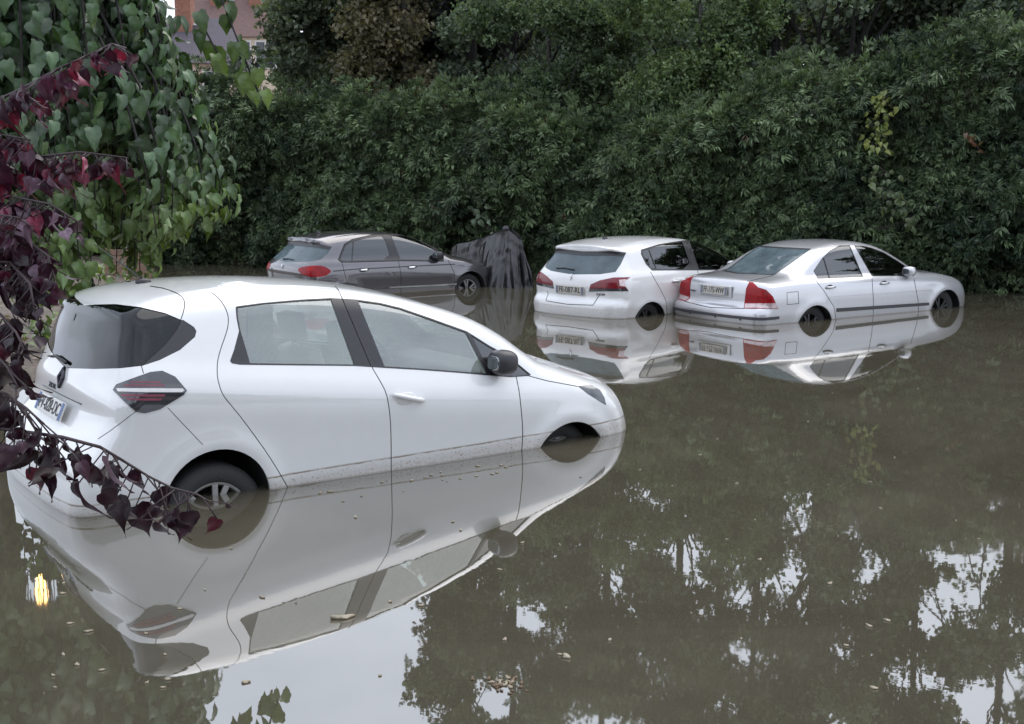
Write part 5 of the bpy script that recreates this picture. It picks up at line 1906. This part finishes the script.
# ------------------------------------------------------------------ low boarded panel on the far left bank
c0, c1 = at(104, 262, 22.0), at(152, 272, 21.4)
g0 = min(float(ground_z(c0.x, c0.y)), float(ground_z(c1.x, c1.y)))
root = empty("boarded_panel", (c0.x, c0.y, g0))
tag(root, "low brown boarded panel standing on the left bank behind the weeping tree", "fence panel")
M["old_board"] = mat_plain("weathered_board", (0.20, 0.125, 0.085), 0.85, noise=0.35, scale=12, bump=0.4)
ang = math.atan2(c1.y - c0.y, c1.x - c0.x)
Lp = (Vector((c1.x, c1.y)) - Vector((c0.x, c0.y))).length
rotm = Matrix.Rotation(ang, 3, "Z")
b = bmesh.new()
for k in range(5):
    add_box(b, rotm @ Vector((Lp / 2, 0, 0.02 + 0.125 * (k + 0.5))), (Lp, 0.03, 0.118), rotm)
bm_obj("boards", b, M["old_board"], root, bevel=0.006)
for k in range(2):
    b = bmesh.new()
    add_box(b, rotm @ Vector((0.06 + (Lp - 0.12) * k, 0.05, 0.28)), (0.08, 0.07, 0.95), rotm)
    bm_obj("post", b, M["old_board"], root, bevel=0.008)

# ------------------------------------------------------------------ houses far behind on the left
M["wall_cream"] = mat_plain("cream_render", (0.52, 0.43, 0.33), 0.9, noise=0.08, scale=2)
M["wall_pink"] = mat_plain("pink_render", (0.55, 0.40, 0.33), 0.9, noise=0.08, scale=2)
M["roof_brown"] = mat_plain("brown_roof_tiles", (0.105, 0.058, 0.052), 0.8, noise=0.25, scale=9, bump=0.5)
M["roof_slate"] = mat_plain("slate_roof", (0.06, 0.05, 0.065), 0.7, noise=0.25, scale=9, bump=0.5)
M["brick"] = mat_plain("chimney_brick", (0.26, 0.12, 0.08), 0.85, noise=0.25, scale=10)
M["skylight"] = mat_plain("skylight_glass", (0.55, 0.60, 0.66), 0.1, 0.4, noise=0.05)
M["dark_pane"] = mat_plain("dark_window_pane", (0.03, 0.035, 0.045), 0.1, coat=0.5)
M["white_frame"] = mat_plain("white_frame", (0.62, 0.60, 0.57), 0.5)


def house(label, u0, u1, Y, eave_v, ridge_v, depth, wallm, roofm, chims, lights, wins, flat_hip=0.0):
    x0, x1 = X(u0, Y), X(u1, Y)
    ze, zr = at(u0, eave_v, Y).z, at(u0, ridge_v, Y + depth / 2).z
    g = float(ground_z(x0, Y))
    cx = (x0 + x1) / 2
    root = empty("house", (cx, Y, g)); tag(root, label, "house", None)
    w = (x1 - x0)
    b = bmesh.new()
    add_box(b, (0, depth / 2, (ze - g) / 2), (w - 0.5, depth - 0.5, ze - g))
    bm_obj("wall", b, M[wallm], root)
    b = bmesh.new()
    hw = w / 2
    A = [(-hw, 0, ze - g - 0.15), (hw, 0, ze - g - 0.15), (hw, depth, ze - g - 0.15), (-hw, depth, ze - g - 0.15)]
    T = [(-hw + flat_hip, depth / 2, zr - g), (hw - flat_hip, depth / 2, zr - g)]
    vs = [b.verts.new(p_) for p_ in A + T]
    for f in ((0, 1, 5, 4), (2, 3, 4, 5), (1, 2, 5), (3, 0, 4), (3, 2, 1, 0)): b.faces.new([vs[i] for i in f])
    rf = bm_obj("roof", b, M[roofm], root, smooth=False)
    sl_ = (zr - ze + 0.15) / (depth / 2)
    for (cu, cw) in chims:
        b = bmesh.new()
        xx = X(cu, Y + depth * 0.4) - cx
        add_box(b, (xx, depth * 0.4, zr - g - 0.3), (cw, 0.9, 2.6))
        add_box(b, (xx, depth * 0.4, zr - g + 1.05), (cw + 0.2, 1.1, 0.18))
        ch = bm_obj("chimney", b, M["brick"], rf, smooth=False)
    for (lu, f) in lights:
        b = bmesh.new()
        xx = X(lu, Y + depth * f / 2) - cx
        yy = depth / 2 * f
        add_box(b, (xx, yy, ze - g - 0.15 + sl_ * yy + 0.05), (0.75, 1.0, 0.08), Matrix.Rotation(math.atan(sl_), 3, "X"))
        bm_obj("skylight", b, M["skylight"], rf, smooth=False)
    for (wu, zf) in wins:
        xx = X(wu, Y) - cx
        b = bmesh.new()
        add_box(b, (xx, 0.24, (ze - g) * zf), (1.3, 0.12, 1.7))
        fr = bm_obj("window", b, M["white_frame"], root, smooth=False)
        b = bmesh.new()
        for sx_ in (-0.3, 0.3):
            add_box(b, (xx + sx_, 0.19, (ze - g) * zf), (0.5, 0.06, 1.5))
        bm_obj("pane", b, M["dark_pane"], fr, smooth=False)
    return root


house("far house with brown tiled roof and brick chimneys above the hedge's left end", 168, 282, 72, 34, -6, 10, "wall_cream", "roof_brown", [(266, 0.9), (228, 0.8)], [(240, 0.9), (254, 1.1)], [(248, 0.88), (225, 0.88), (272, 0.88)], 1.0)
house("nearer pink house with a dark slate roof half hidden by the weeping tree", 120, 231, 58, 60, 18, 8, "wall_pink", "roof_slate", [(196, 0.8)], [(205, 0.9)], [(222, 0.82), (190, 0.82)], 0.6)

# ------------------------------------------------------------------ lit street lamp behind the weeping tree
lg = float(ground_z(LAMP.x, LAMP.y))
root = empty("street_lamp", (LAMP.x - 0.5, LAMP.y, lg))
tag(root, "lit street lamp behind the weeping tree, seen as an orange glint in the water", "street lamp")
b = bmesh.new()
hz = LAMP.z - lg
add_tube(b, [(0, 0, -0.2), (0, 0, hz * 0.7), (0.02, 0, hz + 0.12), (0.18, 0, hz + 0.22), (0.42, 0, hz + 0.16)], [0.06, 0.045, 0.035, 0.03, 0.03], 10)
bm_obj("post", b, M["badge_dark"], root)
b = bmesh.new()
blob(b, (0.5, 0, hz + 0.12), (0.20, 0.12, 0.07))
bm_obj("lamp_head", b, M["badge_dark"], root)
d = N("lit_lamp_glass")
em = d.n("Emission", Color=rgb(1.0, 0.56, 0.17), Strength=9.0)
M["lamp_lit"] = d.surf(em.outputs[0])
b = bmesh.new()
blob(b, (0.5, 0, hz - 0.06), (0.075, 0.075, 0.26))
bm_obj("lamp_glass", b, M["lamp_lit"], root)

# ------------------------------------------------------------------ bits floating on the water
M["petal"] = mat_plain("pale_wet_leaf", (0.33, 0.28, 0.20), 0.5, noise=0.35, scale=40)
M["leaf_brown"] = mat_plain("brown_wet_leaf", (0.14, 0.09, 0.05), 0.5, noise=0.35, scale=40)


def flake(u, v, size, mat, label, group, asp=0.45):
    p_ = on_water(u, v)
    a_ = RNG.uniform(0, 6.28)
    vs = []
    for k in range(9):
        t_ = 2 * math.pi * k / 9
        rr = size * (0.5 + 0.14 * math.sin(3 * t_ + a_) + 0.06 * RNG.normal())
        q = Vector((rr * math.cos(t_), rr * asp * math.sin(t_), 0.004 + 0.006 * RNG.random() * size / 0.04))
        q.rotate(Matrix.Rotation(a_, 3, "Z"))
        vs.append(q)
    b = bmesh.new()
    top = [b.verts.new(q) for q in vs]
    bot = [b.verts.new((q.x * 0.96, q.y * 0.96, 0.001)) for q in vs]
    b.faces.new(top); b.faces.new(bot[::-1])
    for k in range(9): b.faces.new((top[k], bot[k], bot[(k + 1) % 9], top[(k + 1) % 9]))
    o = bm_obj("floating_leaf", b, M[mat], None)
    o.location = (p_.x, p_.y, 0.0)
    tag(o, label, "leaf", group)


GP = "pale leaves and petals floating on the water"
def on_open_water(u, v):
    # not under one of the cars
    p_ = on_water(u, v)
    for c_ in CARS:
        q = c_.matrix_world.inverted() @ p_
        if abs(q.x) < 2.35 and abs(q.y) < 1.05: return False
    return p_.y > 2.6
spots = [(70, 624), (88, 632), (63, 655), (77, 665), (53, 676), (147, 683), (163, 688), (168, 680), (205, 590), (146, 634), (165, 655), (296, 603), (390, 602), (421, 606), (500, 570), (560, 545), (566, 608), (505, 640), (640, 470), (672, 486), (700, 455), (755, 520), (760, 560), (610, 640), (560, 655)]
for k in range(24):
    # bits gathered along the near side of the first car
    f_ = RNG.random(); spots.append((292 + 232 * f_ + RNG.normal() * 3, 491 - 36 * f_ + abs(RNG.normal()) * 7 + 3))
for k in range(40): spots.append((RNG.uniform(10, 1015), RNG.uniform(345, 715)))
for u, v in spots:
    if on_open_water(u, v):
        flake(u, v, RNG.uniform(0.012, 0.032), "petal", "small pale leaf or petal floating on the brown water", GP)
for k in range(34):
    flake(505 + RNG.normal() * 11, 684 + RNG.normal() * 4, RNG.uniform(0.014, 0.03), "leaf_brown" if k % 3 else "petal", "scrap in the raft of drifting leaf litter on the near water", "raft of drifting leaf scraps")
flake(343, 618, 0.095, "petal", "largest pale leaf floating beside the mirrored side windows of the white hatchback", None, 0.4)
flake(566, 657, 0.05, "petal", "mid-sized pale leaf floating on the open near water", None, 0.5)
# ------------------------------------------------------------------ sky, sun, water
world = bpy.data.worlds.new("World")
scene.world = world
world.use_nodes = True
wt = world.node_tree
wt.nodes.clear()
SUN_EL, SUN_ROT = R(58), R(35)
sky = wt.nodes.new("ShaderNodeTexSky")
sky.sky_type = "NISHITA"
sky.sun_disc = False
sky.sun_elevation = SUN_EL
sky.sun_rotation = SUN_ROT
sky.air_density = 1.6
sky.dust_density = 4.0
sky.ozone_density = 1.0
tcw = wt.nodes.new("ShaderNodeTexCoord")
mp = wt.nodes.new("ShaderNodeMapping")
mp.inputs["Scale"].default_value = (1.0, 1.0, 2.4)
nz = wt.nodes.new("ShaderNodeTexNoise")
nz.inputs["Scale"].default_value = 2.2
nz.inputs["Detail"].default_value = 6.0
nz.inputs["Roughness"].default_value = 0.55
rp = wt.nodes.new("ShaderNodeValToRGB")
rp.color_ramp.elements[0].position = 0.36
rp.color_ramp.elements[0].color = (0.55, 0.55, 0.55, 1)
rp.color_ramp.elements[1].position = 0.62
rp.color_ramp.elements[1].color = (0.97, 0.97, 0.97, 1)
mxw = wt.nodes.new("ShaderNodeMix")
mxw.data_type = "RGBA"
mxw.inputs[7].default_value = (10.6, 11.4, 13.1, 1)
bgn = wt.nodes.new("ShaderNodeBackground")
bgn.inputs["Strength"].default_value = 0.10
wo = wt.nodes.new("ShaderNodeOutputWorld")
wt.links.new(tcw.outputs["Generated"], mp.inputs["Vector"])
wt.links.new(mp.outputs[0], nz.inputs["Vector"])
wt.links.new(nz.outputs["Fac"], rp.inputs[0])
wt.links.new(rp.outputs["Color"], mxw.inputs[0])
wt.links.new(sky.outputs[0], mxw.inputs[6])
wt.links.new(mxw.outputs[2], bgn.inputs["Color"])
wt.links.new(bgn.outputs[0], wo.inputs["Surface"])

sl = bpy.data.lights.new("sun", "SUN")
sl.energy = 1.0
sl.angle = R(60)
sl.color = (1.0, 0.95, 0.88)
so = bpy.data.objects.new("sun", sl)
COL.objects.link(so)
sd = Vector((math.sin(SUN_ROT) * math.cos(SUN_EL), math.cos(SUN_ROT) * math.cos(SUN_EL), math.sin(SUN_EL)))
so.rotation_euler = sd.to_track_quat("Z", "Y").to_euler()

# flood water: opaque silt-brown with a mirror surface
d = N("flood_water")
tc = d.n("TexCoord")
n1 = d.n("TexNoise", Scale=0.35, Detail=3.0)
d.t.links.new(tc.outputs["Object"], n1.inputs["Vector"])
n2 = d.n("TexNoise", Scale=2.2, Detail=4.0, Distortion=0.8)
d.t.links.new(tc.outputs["Object"], n2.inputs["Vector"])
n0 = d.n("TexNoise", Scale=0.55, Detail=7.0, Roughness=0.6, Distortion=1.6)
d.t.links.new(tc.outputs["Object"], n0.inputs["Vector"])
cA = ramp(d, n0.outputs["Fac"], [(0.32, (0.061, 0.055, 0.038)), (0.52, (0.072, 0.065, 0.046)), (0.70, (0.088, 0.078, 0.056))])
p = d.n("BsdfPrincipled", IOR=3.3)
d.t.links.new(cA, p.inputs["Base Color"])
# faint surface film in drifting patches
fm = d.n("MapRange", _clamp=True)
d.t.links.new(n0.outputs["Fac"], fm.inputs["Value"])
fm.inputs["From Min"].default_value = 0.50; fm.inputs["From Max"].default_value = 0.75
fm.inputs["To Min"].default_value = 0.014; fm.inputs["To Max"].default_value = 0.045
d.t.links.new(fm.outputs[0], p.inputs["Roughness"])
bp_ = d.n("Bump", Strength=0.02, Distance=0.02)
d.t.links.new(n2.outputs["Fac"], bp_.inputs["Height"])
d.t.links.new(bp_.outputs[0], p.inputs["Normal"])
M["water"] = d.surf(p.outputs[0])
me = mesh_from([(-60, -6, 0), (60, -6, 0), (60, 60, 0), (-60, 60, 0)], [(0, 1, 2, 3)])
tag(link("flood_water", me, M["water"], None, False), kind="structure")

scene.render.engine = "CYCLES"
scene.cycles.use_denoising = True
scene.cycles.denoising_input_passes = "RGB_ALBEDO_NORMAL"
scene.cycles.denoising_prefilter = "ACCURATE"
scene.cycles.max_bounces = 8
scene.cycles.transparent_max_bounces = 24
scene.cycles.caustics_reflective = False
scene.cycles.caustics_refractive = False
scene.cycles.sample_clamp_indirect = 6.0
scene.view_settings.view_transform = "Standard"
scene.view_settings.look = "None"
scene.view_settings.exposure = 0.62
scene.view_settings.gamma = 1.0
